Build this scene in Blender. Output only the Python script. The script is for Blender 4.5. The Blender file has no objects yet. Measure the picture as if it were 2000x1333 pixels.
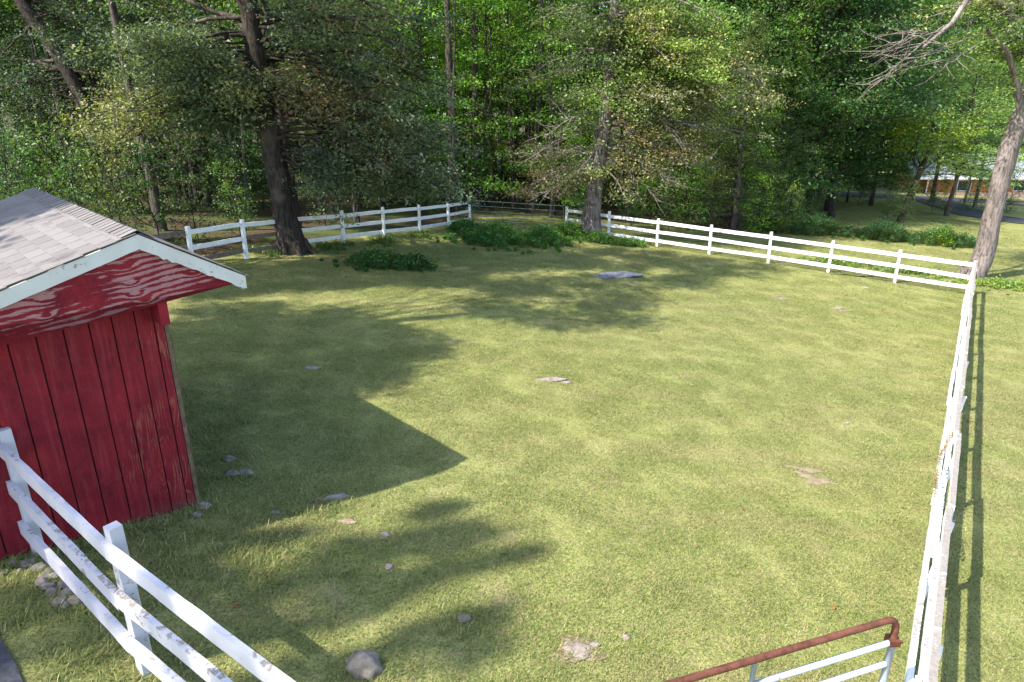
import bpy, math, random
import numpy as np
from mathutils import Vector

# ------------------------------------------------------------------ camera, light, exposure
S = bpy.context.scene
COL = S.collection
F_PX, PITCH, CAM_H = 1333.1, math.radians(19.82), 5.19
cam_d = bpy.data.cameras.new('camera'); cam = bpy.data.objects.new('camera', cam_d); COL.objects.link(cam)
cam_d.sensor_width = 36; cam_d.lens = 36*F_PX/2000; cam_d.clip_start = .1; cam_d.clip_end = 900
cam.location = (0, 0, CAM_H); cam.rotation_euler = (math.radians(90)-PITCH, 0, 0)
S.camera = cam
SUN_AZ, SUN_EL = math.radians(238), math.radians(49)          # where the sun stands, from +Y towards +X
to_sun = Vector((math.sin(SUN_AZ)*math.cos(SUN_EL), math.cos(SUN_AZ)*math.cos(SUN_EL), math.sin(SUN_EL)))
w = bpy.data.worlds.new('World'); S.world = w; w.use_nodes = True
nt = w.node_tree; bg = nt.nodes['Background']
sky = nt.nodes.new('ShaderNodeTexSky'); sky.sky_type = 'NISHITA'; sky.sun_disc = False
sky.sun_elevation = SUN_EL; sky.sun_rotation = SUN_AZ
nt.links.new(sky.outputs[0], bg.inputs[0]); bg.inputs[1].default_value = .15
sd = bpy.data.lights.new('sun', 'SUN'); sd.energy = 3.5; sd.angle = math.radians(.6); sd.color = (1, .95, .86)
so = bpy.data.objects.new('sun', sd); COL.objects.link(so); so.rotation_euler = to_sun.to_track_quat('Z', 'Y').to_euler()
S.view_settings.view_transform = 'Standard'; S.view_settings.look = 'None'
S.view_settings.exposure = 1.74; S.view_settings.gamma = 1; S.view_settings.use_curve_mapping = False
S.cycles.max_bounces = 7; S.cycles.diffuse_bounces = 3; S.cycles.glossy_bounces = 2
S.cycles.transmission_bounces = 4; S.cycles.transparent_max_bounces = 4; S.cycles.caustics_reflective = False

# ------------------------------------------------------------------ terrain shape
Q = (-0.8872, -0.4531, -0.0135, 0.1702, -0.0270)
def ground_z(X, Y):
    X = np.asarray(X, float); Y = np.asarray(Y, float)
    cx = np.clip(X, -18, 20); cy = np.clip(Y, -4, 38)
    x = cx/10; y = (cy-12)/10
    z = Q[0]*x+Q[1]*y+Q[2]*x*x+Q[3]*x*y+Q[4]*y*y
    z = z - .05*np.maximum(X-20, 0) - .035*np.clip(Y-38, 0, 60) + .02*np.minimum(X+18, 0)*-1
    z = z+.003*np.sin(X*2.1+Y*1.3)*np.sin(Y*1.7-X*.6)+.006*np.sin(X*.7+1)*np.sin(Y*.9)
    return z
def gz(x, y): return float(ground_z(x, y))
def view_ray(px, py):
    U = (px-1000)/F_PX; V = (666.5-py)/F_PX; c, s = math.cos(PITCH), math.sin(PITCH)
    return np.array([U, c+V*s, -s+V*c])
def at(px, py, Y):                       # point of the photo's pixel at the distance Y
    d = view_ray(px, py); return np.array([0, 0, CAM_H]) + d*(Y/d[1])
def on_ground(px, py):
    d = view_ray(px, py); t = 2.0
    while t < 200:
        P = np.array([0, 0, CAM_H])+d*t
        if P[2] < gz(P[0], P[1]): return P
        t += .03
    return P

# ------------------------------------------------------------------ node helpers
class NT:
    def __init__(s, name):
        s.m = bpy.data.materials.new(name); s.m.use_nodes = True
        s.t = s.m.node_tree; s.t.nodes.clear()
        s.out = s.n('OutputMaterial')
    def n(s, kind, **kw):
        nd = s.t.nodes.new('ShaderNode'+kind)
        for k, v in kw.items(): setattr(nd, k, v)
        return nd
    def l(s, a, b): s.t.links.new(a, b)
    def val(s, sock, v):
        if hasattr(v, 'is_output'): s.l(v, sock)
        else: sock.default_value = v
    def math(s, op, a, b=0., clamp=False):
        nd = s.n('Math', operation=op, use_clamp=clamp); s.val(nd.inputs[0], a); s.val(nd.inputs[1], b); return nd.outputs[0]
    def noise(s, vec, scale, detail=3, rough=.55, dist=0, out=0):
        nd = s.n('TexNoise'); s.l(vec, nd.inputs['Vector']); nd.inputs['Scale'].default_value = scale
        nd.inputs['Detail'].default_value = detail; nd.inputs['Roughness'].default_value = rough
        nd.inputs['Distortion'].default_value = dist; return nd.outputs[out]
    def mapv(s, vec, sc=(1, 1, 1), rot=(0, 0, 0), loc=(0, 0, 0)):
        nd = s.n('Mapping'); s.l(vec, nd.inputs[0]); nd.inputs['Scale'].default_value = sc
        nd.inputs['Rotation'].default_value = rot; nd.inputs['Location'].default_value = loc; return nd.outputs[0]
    def ramp(s, f, stops, interp='LINEAR'):
        nd = s.n('ValToRGB'); s.l(f, nd.inputs[0]); cr = nd.color_ramp; cr.interpolation = interp
        while len(cr.elements) < len(stops): cr.elements.new(.5)
        for e, (p, c) in zip(cr.elements, stops):
            e.position = p; e.color = (c, c, c, 1) if isinstance(c, (int, float)) else (*c, 1)
        return nd.outputs[0]
    def mix(s, f, a, b, mode='MIX'):
        nd = s.n('Mix', data_type='RGBA', blend_type=mode)
        s.val(nd.inputs[0], f)
        for i, v in ((6, a), (7, b)):
            if hasattr(v, 'is_output'): s.l(v, nd.inputs[i])
            else: nd.inputs[i].default_value = (*v, 1)
        return nd.outputs[2]
    def bump(s, h, strength=.3, dist=.02):
        nd = s.n('Bump'); s.l(h, nd.inputs['Height']); nd.inputs['Strength'].default_value = strength
        nd.inputs['Distance'].default_value = dist; return nd.outputs[0]
    def bsdf(s, col, rough=.8, spec=.3, metal=0., normal=None):
        nd = s.n('BsdfPrincipled'); 
        if hasattr(col, 'is_output'): s.l(col, nd.inputs['Base Color'])
        else: nd.inputs['Base Color'].default_value = (*col, 1)
        s.val(nd.inputs['Roughness'], rough); nd.inputs['Specular IOR Level'].default_value = spec
        s.val(nd.inputs['Metallic'], metal)
        if normal is not None: s.l(normal, nd.inputs['Normal'])
        return nd.outputs[0]
    def done(s, sh): s.l(sh, s.out.inputs[0]); return s.m
    def pos(s): return s.n('NewGeometry').outputs['Position']
    def obj(s): return s.n('TexCoord').outputs['Object']
    def island(s): return s.n('NewGeometry').outputs['Random Per Island']
    def orand(s): return s.n('ObjectInfo').outputs['Random']

FD = np.array([.5593, .829]); FN = np.array([.829, -.5593])      # along and across the long right-hand fence
CORNER = np.array([16.93, 24.42])

def lawn_colour(k):
    p = k.pos()
    big = k.noise(p, .13, 3, .5); mid = k.noise(p, .7, 4, .6); fine = k.noise(p, 7, 5, .7)
    ang = math.atan2(FD[1], FD[0])
    stripes = k.noise(k.mapv(p, (.10, 1.1, .4), (0, 0, -ang)), 1.0, 3, .6)
    a = k.mix(k.ramp(mid, [(.30, 0.), (.62, 1.)]), (.255, .315, .082), (.315, .335, .110))
    a = k.mix(k.ramp(big, [(.40, 0.), (.62, .35)]), a, (.31, .33, .075))
    a = k.mix(k.math('MULTIPLY', k.ramp(stripes, [(.49, 0.), (.64, 1.)]), .6), a, (.39, .345, .15))
    a = k.mix(k.ramp(fine, [(.52, 0.), (.72, .7)]), a, (.40, .32, .17))
    a = k.mix(k.ramp(fine, [(.28, .7), (.46, 0.)]), a, (.06, .11, .026))
    vf = k.noise(p, 38, 2, .6); vf2 = k.noise(k.mapv(p, (1, 1, 1), (0, 0, 0), (7, 3, 1)), 21, 2, .6)
    a = k.mix(k.ramp(vf, [(.36, .75), (.5, 0.)]), a, (.045, .075, .02))
    a = k.mix(k.ramp(vf, [(.56, 0.), (.68, .6)]), a, (.46, .44, .16))
    a = k.mix(k.ramp(vf2, [(.57, 0.), (.67, .6)]), a, (.40, .27, .17))
    a = k.mix(k.ramp(k.noise(p, 1.7, 3, .6), [(.60, 0.), (.74, .55)]), a, (.37, .29, .17))
    return a

def m_ground():
    k = NT('lawn_and_forest_floor'); p = k.pos()
    lawn = k.mix(.45, lawn_colour(k), (.17, .155, .06))
    bare = k.ramp(k.noise(p, 1.3, 5, .65), [(.66, 0.), (.74, 1.)])
    lawn = k.mix(bare, lawn, (.33, .25, .15))
    leafy = k.noise(p, 9, 4, .7); patch = k.noise(p, .45, 4, .6)
    litter = k.mix(k.ramp(leafy, [(.35, 0.), (.7, 1.)]), (.035, .026, .018), (.13, .085, .052))
    litter = k.mix(k.ramp(patch, [(.47, 0.), (.6, .8)]), litter, (.07, .10, .03))
    # woods lie beyond the back left fence and, further off, beyond the back right one
    sep = k.n('SeparateXYZ'); k.l(p, sep.inputs[0]); x, y = sep.outputs[0], sep.outputs[1]
    def half(nx, ny, c, soft):
        v = k.math('ADD', k.math('MULTIPLY', x, nx), k.math('MULTIPLY', y, ny))
        v = k.math('ADD', v, k.math('MULTIPLY', k.math('SUBTRACT', patch, .5), 5))
        return k.math('DIVIDE', k.math('SUBTRACT', v, c), soft, True)
    left = half(-.90, .43, 17.6, .8)           # back left fence
    far = half(.28, .96, 38.4, 1.2)            # beyond the gate
    lawn2 = half(1, -.25, 3.0, 1.5)            # right-hand side stays lawn
    wood = k.math('MAXIMUM', left, k.math('MULTIPLY', far, k.math('SUBTRACT', 1., lawn2)), True)
    c = k.mix(wood, lawn, litter)
    b = k.bump(k.math('ADD', leafy, k.noise(p, 30, 3, .7)), .9, .03)
    return k.done(k.bsdf(c, .95, .1, normal=b))

def m_grass(name, shift=None, amt=0.):
    k = NT(name)
    c = lawn_colour(k)
    if shift: c = k.mix(amt, c, shift)
    r = k.island()
    c = k.mix(k.ramp(r, [(0, .55), (.75, 0.), (.9, 0.), (1, .0)]), c, (.055, .11, .02))
    c = k.mix(k.ramp(r, [(.84, 0.), (.95, .75)]), c, (.50, .42, .20))
    d = k.bsdf(c, .6, .25)
    t = k.n('BsdfTranslucent'); k.l(c, t.inputs[0])
    mx = k.n('MixShader'); mx.inputs[0].default_value = .3; k.l(d, mx.inputs[1]); k.l(t.outputs[0], mx.inputs[2])
    return k.done(mx.outputs[0])

def m_leaf():
    k = NT('leaf')
    oi = k.n('ObjectInfo'); r = k.island(); p = k.pos()
    n1 = k.noise(p, .35, 2, .5)
    base = oi.outputs['Color']
    c = k.mix(k.ramp(n1, [(.35, 0.), (.65, 1.)]), k.mix(1., base, (.72, .85, .8), 'MULTIPLY'), k.mix(1., base, (1.3, 1.18, .85), 'MULTIPLY'))
    br = k.n('HueSaturation'); k.l(c, br.inputs['Color']); k.l(k.math('ADD', .55, k.math('MULTIPLY', k.math('POWER', r, 1.5), 1.6)), br.inputs['Value'])
    k.l(k.math('ADD', .475, k.math('MULTIPLY', k.noise(p, 2.3, 1, .5), .05)), br.inputs['Hue'])
    c = k.mix(k.ramp(r, [(.955, 0.), (.965, .45)]), br.outputs[0], (.26, .15, .06))
    d = k.bsdf(c, .45, .38)
    t = k.n('BsdfTranslucent'); k.l(k.mix(1., c, (1.35, 1.5, .6), 'MULTIPLY'), t.inputs[0])
    mx = k.n('MixShader'); mx.inputs[0].default_value = .38; k.l(d, mx.inputs[1]); k.l(t.outputs[0], mx.inputs[2])
    return k.done(mx.outputs[0])

def m_bark(name, c1, c2, c3):
    k = NT(name); p = k.pos()
    q = k.mapv(p, (9, 9, 1.5)); n = k.noise(q, 1.6, 5, .65, .6); patch = k.noise(p, 1.1, 4, .6)
    c = k.mix(k.ramp(n, [(.36, 0.), (.62, 1.)]), c1, c2)
    c = k.mix(k.ramp(patch, [(.52, 0.), (.7, .8)]), c, c3)
    return k.done(k.bsdf(c, .95, .15, normal=k.bump(n, 1., .05)))

def m_paint(name, paint, peel=.5, top=.0, tint=.0):
    k = NT(name); p = k.pos()
    g = k.n('NewGeometry'); sp = k.n('SeparateXYZ'); k.l(g.outputs['Normal'], sp.inputs[0])
    up = k.ramp(sp.outputs[2], [(.5, 0.), (.8, 1.)])
    fib = k.noise(p, 15, 6, .75, .4); coarse = k.noise(p, 1.7, 3, .6)
    v = k.math('ADD', k.math('MULTIPLY', fib, .62), k.math('MULTIPLY', coarse, .38))
    v = k.math('ADD', v, k.math('MULTIPLY', up, top))
    mask = k.ramp(v, [(peel, 0.), (peel+.03, 1.)])
    wood = k.mix(k.noise(p, 26, 3, .6), (.13, .115, .10), (.36, .31, .27))
    grime = k.mix(k.ramp(k.noise(p, 3.1, 5, .6), [(.35, .35), (.62, 0.)]), paint, tuple(c*.62 for c in paint))
    grime = k.mix(k.math('MULTIPLY', k.orand(), .18), grime, (.5, .5, .45))
    c = k.mix(mask, grime, wood)
    return k.done(k.bsdf(c, .7, .3, normal=k.bump(k.math('SUBTRACT', k.noise(p, 40, 3, .6), mask), .35, .006)))

def m_red(name, horizontal):
    """worn red paint over plywood grain; object space: x along the board, z up"""
    k = NT(name); p = k.obj()
    sp = k.n('SeparateXYZ'); k.l(p, sp.inputs[0]); x, z = sp.outputs[0], sp.outputs[2]
    if horizontal:
        u, v = x, z
        knots = [(-.33, 3.02, .07), (-.31, 2.86, .05), (-.29, 2.74, .06), (-1.02, 2.84, .09), (-1.06, 2.68, .05), (-.2, 2.66, .06), (.3, 2.85, .05), (-1.9, 2.8, .07)]
        warp = k.noise(k.mapv(p, (.8, 1, 2.6)), 1.3, 2, .5)
        g = k.math('MULTIPLY', k.math('ADD', v, k.math('MULTIPLY', u, -.10)), 104.)
        g = k.math('ADD', g, k.math('MULTIPLY', warp, 17.))
    else:
        u, v = z, x
        knots = [(.55, -.32, .09), (1.05, -.28, .06), (.3, -.1, .08), (.9, -1.2, .07)]
        warp = k.noise(k.mapv(p, (4.5, 1, .8)), 1.3, 2, .5)
        g = k.math('MULTIPLY', v, 150.)
        g = k.math('ADD', g, k.math('MULTIPLY', warp, 42.))
    for (a, b, s_) in knots:
        du = k.math('MULTIPLY', k.math('SUBTRACT', u, a), .45); dv = k.math('SUBTRACT', v, b)
        d2 = k.math('ADD', k.math('MULTIPLY', du, du), k.math('MULTIPLY', dv, dv))
        g = k.math('ADD', g, k.math('MULTIPLY', k.math('EXPONENT', k.math('DIVIDE', d2, -s_*s_*.5)), 7. if horizontal else 15.))
    s_ = k.math('SINE', g)
    area = k.noise(p, 1.7, 3, .55)
    rag = k.noise(k.mapv(p, (2.2, 3, 22) if horizontal else (22, 3, 2.2)), 4, 5, .75)
    m = k.math('ADD', k.math('MULTIPLY', s_, .42), k.math('MULTIPLY', k.math('SUBTRACT', area, .5), 3.4 if horizontal else 2.6))
    m = k.math('ADD', m, k.math('MULTIPLY', k.math('SUBTRACT', rag, .5), 2.3))
    if horizontal:
        mask = k.ramp(m, [(.22, 0.), (.34, .8)])
    else:                        # bare grain grows towards the weathered right end and the foot
        side = k.math('ADD', k.math('MULTIPLY', v, .55), k.math('MULTIPLY', u, -.16))
        mask = k.ramp(k.math('ADD', m, side), [(0., 0.), (.26, .68)])
    red = k.mix(k.ramp(k.noise(p, 2.6, 5, .7), [(.35, 0.), (.65, 1.)]), (.125, .006, .014), (.25, .014, .022))
    red = k.mix(k.ramp(k.noise(p, 55, 2, .6), [(.35, .35), (.6, 0.)]), red, (.07, .004, .008))
    bare = k.mix(k.noise(p, 16, 3, .6), (.27, .11, .11), (.42, .25, .25)) if horizontal else k.mix(k.noise(p, 16, 3, .6), (.23, .045, .03), (.32, .12, .08))
    c = k.mix(mask, red, bare)
    if not horizontal:
        mud = k.math('ADD', u, k.math('MULTIPLY', k.noise(p, 6, 4, .6), .22))
        c = k.mix(k.ramp(mud, [(.14, .6), (.34, 0.)]), c, (.11, .055, .04))
        c = k.mix(k.ramp(k.noise(k.mapv(p, (9, 9, .7)), 2.2, 4, .65), [(.5, 0.), (.72, .35)]), c, (.30, .06, .06))
    h = k.math('SUBTRACT', k.math('MULTIPLY', s_, .3), mask)
    return k.done(k.bsdf(c, .7, .2, normal=k.bump(h, .4, .004)))

def m_shingle():
    k = NT('asphalt_shingle'); p = k.pos()
    r = k.orand(); gr = k.noise(p, 140, 2, .7); st = k.noise(k.mapv(p, (1, 1, 1)), 2.6, 5, .62)
    c = k.mix(r, (.158, .142, .134), (.212, .192, .182))
    c = k.mix(k.ramp(gr, [(.35, .5), (.6, 0.)]), c, (.08, .07, .074))
    c = k.mix(k.ramp(st, [(.58, 0.), (.72, .6)]), c, (.075, .062, .062))
    return k.done(k.bsdf(c, .92, .2, normal=k.bump(gr, .5, .004)))

def m_noise(name, c1, c2, scale=6, rough=.85, bump=.4, dist=.02, spec=.3, lo=.35, hi=.65, metal=0.):
    k = NT(name); p = k.pos(); n = k.noise(p, scale, 5, .65)
    return k.done(k.bsdf(k.mix(k.ramp(n, [(lo, 0.), (hi, 1.)]), c1, c2), rough, spec, metal, k.bump(n, bump, dist)))

M = dict(
    ground=m_ground(), grass=m_grass('mown_grass'), weed=m_grass('rank_grass', (.05, .13, .018), .8), cover=m_grass('ground_cover', (.11, .19, .03), .75),
    leaf=m_leaf(),
    bark_dark=m_bark('dark_bark', (.016, .013, .011), (.062, .05, .042), (.13, .10, .075)),
    bark=m_bark('grey_brown_bark', (.03, .025, .02), (.11, .09, .078), (.16, .135, .115)),
    bark_pale=m_bark('pale_bark', (.07, .055, .046), (.24, .195, .175), (.30, .265, .24)),
    dead=m_noise('dead_wood', (.12, .095, .08), (.25, .21, .185), 8),
    white=m_paint('white_paint', (.80, .80, .79), .585, .0),
    white_worn=m_paint('worn_white_paint', (.80, .79, .80), .625, .09),
    top_worn=m_paint('weathered_top_rail_paint', (.80, .79, .80), .60, .21),
    front_white_shaded=m_paint('chipped_white_paint_shaded', (.50, .48, .53), .585, .04),  # white darkened to lilac, standing in for shade on the fence; chips are wear
    fascia=m_paint('fascia_paint', (.54, .53, .50), .57, .0),
    oldboard=m_noise('bare_weathered_board', (.09, .07, .055), (.18, .145, .12), 9),
    red_gable=m_red('red_paint_horizontal_grain', True), red_wall=m_red('red_paint_vertical_grain', False),
    red_plain=m_noise('plain_red_paint', (.16, .006, .014), (.23, .012, .02), 5),
    dark=m_noise('shed_inside', (.02, .012, .010), (.05, .03, .025), 4),
    cornerwood=m_noise('brown_corner_wood', (.08, .05, .03), (.16, .11, .07), 9),
    shingle=m_shingle(),
    rock=m_noise('field_stone', (.115, .10, .078), (.26, .225, .18), 9, bump=.8),
    rock_pale=m_noise('pale_flat_stone', (.17, .13, .11), (.29, .24, .21), 11, bump=.7),
    rock_blue=m_noise('grey_outcrop_stone', (.08, .08, .09), (.20, .20, .22), 7, bump=.9),
    dirt=m_noise('bare_dirt', (.19, .135, .085), (.29, .22, .15), 9, bump=.8),
    rust=m_noise('rusty_steel', (.070, .022, .012), (.155, .058, .034), 9, .8, .5, .004),
    pipe=m_noise('peeling_grey_blue_paint', (.14, .08, .05), (.32, .36, .41), 9, .45, .2, .003, .5, .30, .36),
    galv=m_noise('green_grey_gate_steel', (.06, .10, .09), (.20, .25, .24), 7, .5, .1, .003, .5),
    asphalt=m_noise('asphalt', (.035, .036, .042), (.07, .07, .08), 14, bump=.4),
    roofwhite=m_noise('pale_metal_roof', (.26, .28, .31), (.34, .355, .38), 3, .5, .05),
    brick=m_noise('orange_brick_wall', (.30, .10, .035), (.42, .17, .06), 5),
    chain=m_noise('brassy_chain', (.30, .18, .05), (.60, .45, .20), 12, .4, .1, .002, .5, metal=.7),
    deadleaf=m_noise('fallen_brown_leaf', (.22, .07, .02), (.32, .13, .05), 14),
)
_k = NT('window_glass'); M['glass'] = _k.done(_k.bsdf((.03, .035, .04), .08, .6))

# ------------------------------------------------------------------ object helpers
def mesh_np(name, V, Fq, mat, smooth=False):
    """V (n,3); Fq list of arrays of equal-length faces"""
    me = bpy.data.meshes.new(name)
    V = np.asarray(V, np.float32)
    groups = Fq if isinstance(Fq, list) else [Fq]
    groups = [np.asarray(g, np.int32) for g in groups if len(g)]
    loops = np.concatenate([g.ravel() for g in groups]); sizes = np.concatenate([np.full(len(g), g.shape[1], np.int32) for g in groups])
    starts = np.concatenate([[0], np.cumsum(sizes)[:-1]]).astype(np.int32)
    me.vertices.add(len(V)); me.vertices.foreach_set('co', V.ravel())
    me.loops.add(len(loops)); me.loops.foreach_set('vertex_index', loops)
    me.polygons.add(len(sizes)); me.polygons.foreach_set('loop_start', starts); me.polygons.foreach_set('loop_total', sizes)
    me.polygons.foreach_set('use_smooth', np.full(len(sizes), bool(smooth)))
    me.update(calc_edges=True)
    me.materials.append(mat)
    return me
def link(name, me, parent=None):
    o = bpy.data.objects.new(name, me); COL.objects.link(o)
    if parent is not None: o.parent = parent
    return o
def tag(o, label=None, cat=None, group=None, kind=None):
    if label: o['label'] = label
    if cat: o['category'] = cat
    if group: o['group'] = group
    if kind: o['kind'] = kind
    return o
def thing(name, label, cat, loc=(0, 0, 0), rz=0, group=None):
    o = bpy.data.objects.new(name, None); COL.objects.link(o); o.location = loc; o.rotation_euler = (0, 0, rz); o.empty_display_size = .1
    return tag(o, label, cat, group)

class MB:
    def __init__(s): s.v = []; s.q = []; s.n = 0
    def add(s, V, Fc):
        V = np.asarray(V, float); s.v.append(V); s.q.append(np.asarray(Fc)+s.n); s.n += len(V)
    def prism(s, A, B, wv, hv, seg=1, jit=0., rng=None):
        """board from A to B; wv, hv are the half width and half height vectors"""
        A, B, wv, hv = [np.asarray(a, float) for a in (A, B, wv, hv)]
        V = []
        for i in range(seg+1):
            c = A+(B-A)*i/seg
            for sx, sy in ((-1, -1), (1, -1), (1, 1), (-1, 1)):
                j = (rng.normal(size=3)*jit if jit else 0)
                V.append(c+wv*sx+hv*sy+j)
        Fc = []
        for i in range(seg):
            for k in range(4):
                a = i*4+k; b = i*4+(k+1) % 4
                Fc.append((a, b, b+4, a+4))
        Fc.append((3, 2, 1, 0)); e = seg*4; Fc.append((e, e+1, e+2, e+3))
        s.add(V, Fc)
    def box(s, lo, hi):
        lo = np.asarray(lo, float); hi = np.asarray(hi, float); c = (lo+hi)/2; h = (hi-lo)/2
        s.prism(c-[h[0], 0, 0], c+[h[0], 0, 0], [0, h[1], 0], [0, 0, h[2]])
    def tube(s, P, R, sides=8, cap=True, rough=0., rng=None):
        P = np.asarray(P, float); n = len(P); T = np.gradient(P, axis=0); T /= np.linalg.norm(T, axis=1)[:, None]+1e-9
        ref = np.array([0, 0, 1.]) if abs(T[0][2]) < .8 else np.array([1., 0, 0])
        V = np.empty((n, sides, 3)); a = np.arange(sides)/sides*2*math.pi
        u = np.cross(T[0], ref); u /= np.linalg.norm(u)
        for i in range(n):
            u = u-T[i]*np.dot(u, T[i]); u /= np.linalg.norm(u); v = np.cross(T[i], u)
            r = R[i]*(1+(rng.normal(size=sides)*rough if rough else 0))
            V[i] = P[i]+(np.cos(a)*r)[:, None]*u+(np.sin(a)*r)[:, None]*v
        i, j = np.meshgrid(np.arange(n-1), np.arange(sides), indexing='ij'); j2 = (j+1) % sides
        Fc = np.stack([i*sides+j, i*sides+j2, (i+1)*sides+j2, (i+1)*sides+j], -1).reshape(-1, 4)
        if cap:
            Fc = list(map(tuple, Fc))
            if sides == 8:
                for b in (0, (n-1)*sides):
                    for k in (0, 2, 4): Fc.append((b, b+k+1, b+k+2, b+(k+3) % 8) if k < 4 else (b, b+5, b+6, b+7))
        s.add(V.reshape(-1, 3), Fc)
    def build(s, name, mat, parent=None, smooth=False, origin=None):
        V = np.concatenate(s.v)
        if origin is not None: V = V-np.asarray(origin)
        me = mesh_np(name, V, np.concatenate([np.asarray(q).reshape(-1, 4) for q in s.q]), mat, smooth)
        o = link(name, me, parent)
        if origin is not None: o.location = origin
        return o

def leaf_mesh(name, C, size, rng, mat, up=.9, aspect=.55, droop=0.):
    """C (n,3) leaf positions -> one rhombic folded leaf each"""
    n = len(C)
    nrm = rng.normal(size=(n, 3)); nrm[:, 2] = np.abs(nrm[:, 2])*up+up*.6; nrm /= np.linalg.norm(nrm, axis=1)[:, None]
    d = rng.normal(size=(n, 3)); d[:, 2] -= droop; d -= nrm*(d*nrm).sum(1)[:, None]; d /= np.linalg.norm(d, axis=1)[:, None]
    s_ = np.cross(nrm, d); L = size*(.6+.8*rng.random((n, 1)))
    V = np.empty((n, 4, 3))
    V[:, 0] = C-d*L*.5; V[:, 1] = C+s_*L*aspect*.5+nrm*L*.06; V[:, 2] = C+d*L*.5-nrm*L*.08; V[:, 3] = C-s_*L*aspect*.5+nrm*L*.06
    return mesh_np(name, V.reshape(-1, 3), np.arange(n*4).reshape(-1, 4), mat)

# ------------------------------------------------------------------ ground
def build_ground():
    xs = np.unique(np.concatenate([np.arange(-220, -40, 12.), np.arange(-40, -14, 2.), np.arange(-14, 24, .25), np.arange(24, 60, 2.), np.arange(60, 231, 12.)]))
    ys = np.unique(np.concatenate([np.arange(-60, -2, 6.), np.arange(-2, 40, .25), np.arange(40, 90, 2.), np.arange(90, 300, 15.)]))
    X, Y = np.meshgrid(xs, ys); Z = ground_z(X, Y)
    nx, ny = len(xs), len(ys); i, j = np.meshgrid(np.arange(ny-1), np.arange(nx-1), indexing='ij')
    Fc = np.stack([i*nx+j, i*nx+j+1, (i+1)*nx+j+1, (i+1)*nx+j], -1).reshape(-1, 4)
    tag(link('ground', mesh_np('ground', np.stack([X, Y, Z], -1).reshape(-1, 3), Fc, M['ground'], True)), kind='structure')
build_ground()

def sheet(name, pts_l, pts_r, mat, lift=.02):
    """a strip (road or path) between two edge lines, laid over the ground"""
    V = []; n = len(pts_l); m = 5
    for a, b in zip(pts_l, pts_r):
        for t in np.linspace(0, 1, m+1):
            x, y = np.array(a)*(1-t)+np.array(b)*t; V.append((x, y, gz(x, y)+lift+.03))
    Fc = [(i*(m+1)+j, i*(m+1)+j+1, (i+1)*(m+1)+j+1, (i+1)*(m+1)+j) for i in range(n-1) for j in range(m)]
    return tag(link(name, mesh_np(name, V, np.array(Fc), mat, True)), kind='structure')
# the drive that curves in from the right and the road it meets in front of the far house
sheet('driveway', [(52, 45.5), (42, 46.5), (36, 49), (34.5, 53), (36, 58), (38, 66)], [(52, 49), (43, 50), (39.5, 52), (38.5, 55), (40, 59), (42.5, 66)], M['asphalt'], .02)
sheet('road', [(10, 66), (30, 66), (50, 65), (90, 63)], [(10, 71), (30, 71), (50, 70), (90, 68)], M['asphalt'], .03)
sheet('paved_yard', [(-5.6, 5.35), (-4.65, 4.86), (-4.12, 4.42), (-3.6, 3.9), (-3.0, 3.3)], [(-7, 4.2), (-5.9, 3.4), (-5.2, 2.9), (-4.7, 2.4), (-4.2, 1.8)], M['asphalt'], .0)

# ------------------------------------------------------------------ grass (instanced clumps, one object)
def blades(rng, n, R, hmin, hmax, wid, lean=.6, mat=None, name='g'):
    r = R*np.sqrt(rng.random(n)); a = rng.random(n)*2*math.pi
    B = np.stack([r*np.cos(a), r*np.sin(a), np.full(n, -.012)], 1)
    az = rng.random(n)*2*math.pi; h = hmin+(hmax-hmin)*rng.random(n)**1.5
    ln = lean*h*(.3+rng.random(n)*1.4); d = np.stack([np.cos(az), np.sin(az), 0*az], 1)
    s_ = np.stack([-np.sin(az), np.cos(az), 0*az], 1)*(wid*(.6+.8*rng.random(n)))[:, None]
    M1 = B+d*(ln*.35)[:, None]+np.array([0, 0, 1])*(h*.6)[:, None]
    T = B+d*ln[:, None]+np.array([0, 0, 1])*h[:, None]
    V = np.stack([B-s_, B+s_, M1+s_*.8, M1-s_*.8, T], 1).reshape(-1, 3)
    b = np.arange(n)*5
    return mesh_np(name, V, [np.stack([b, b+1, b+2, b+3], 1), np.stack([b+3, b+2, b+4], 1)], mat)

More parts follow.
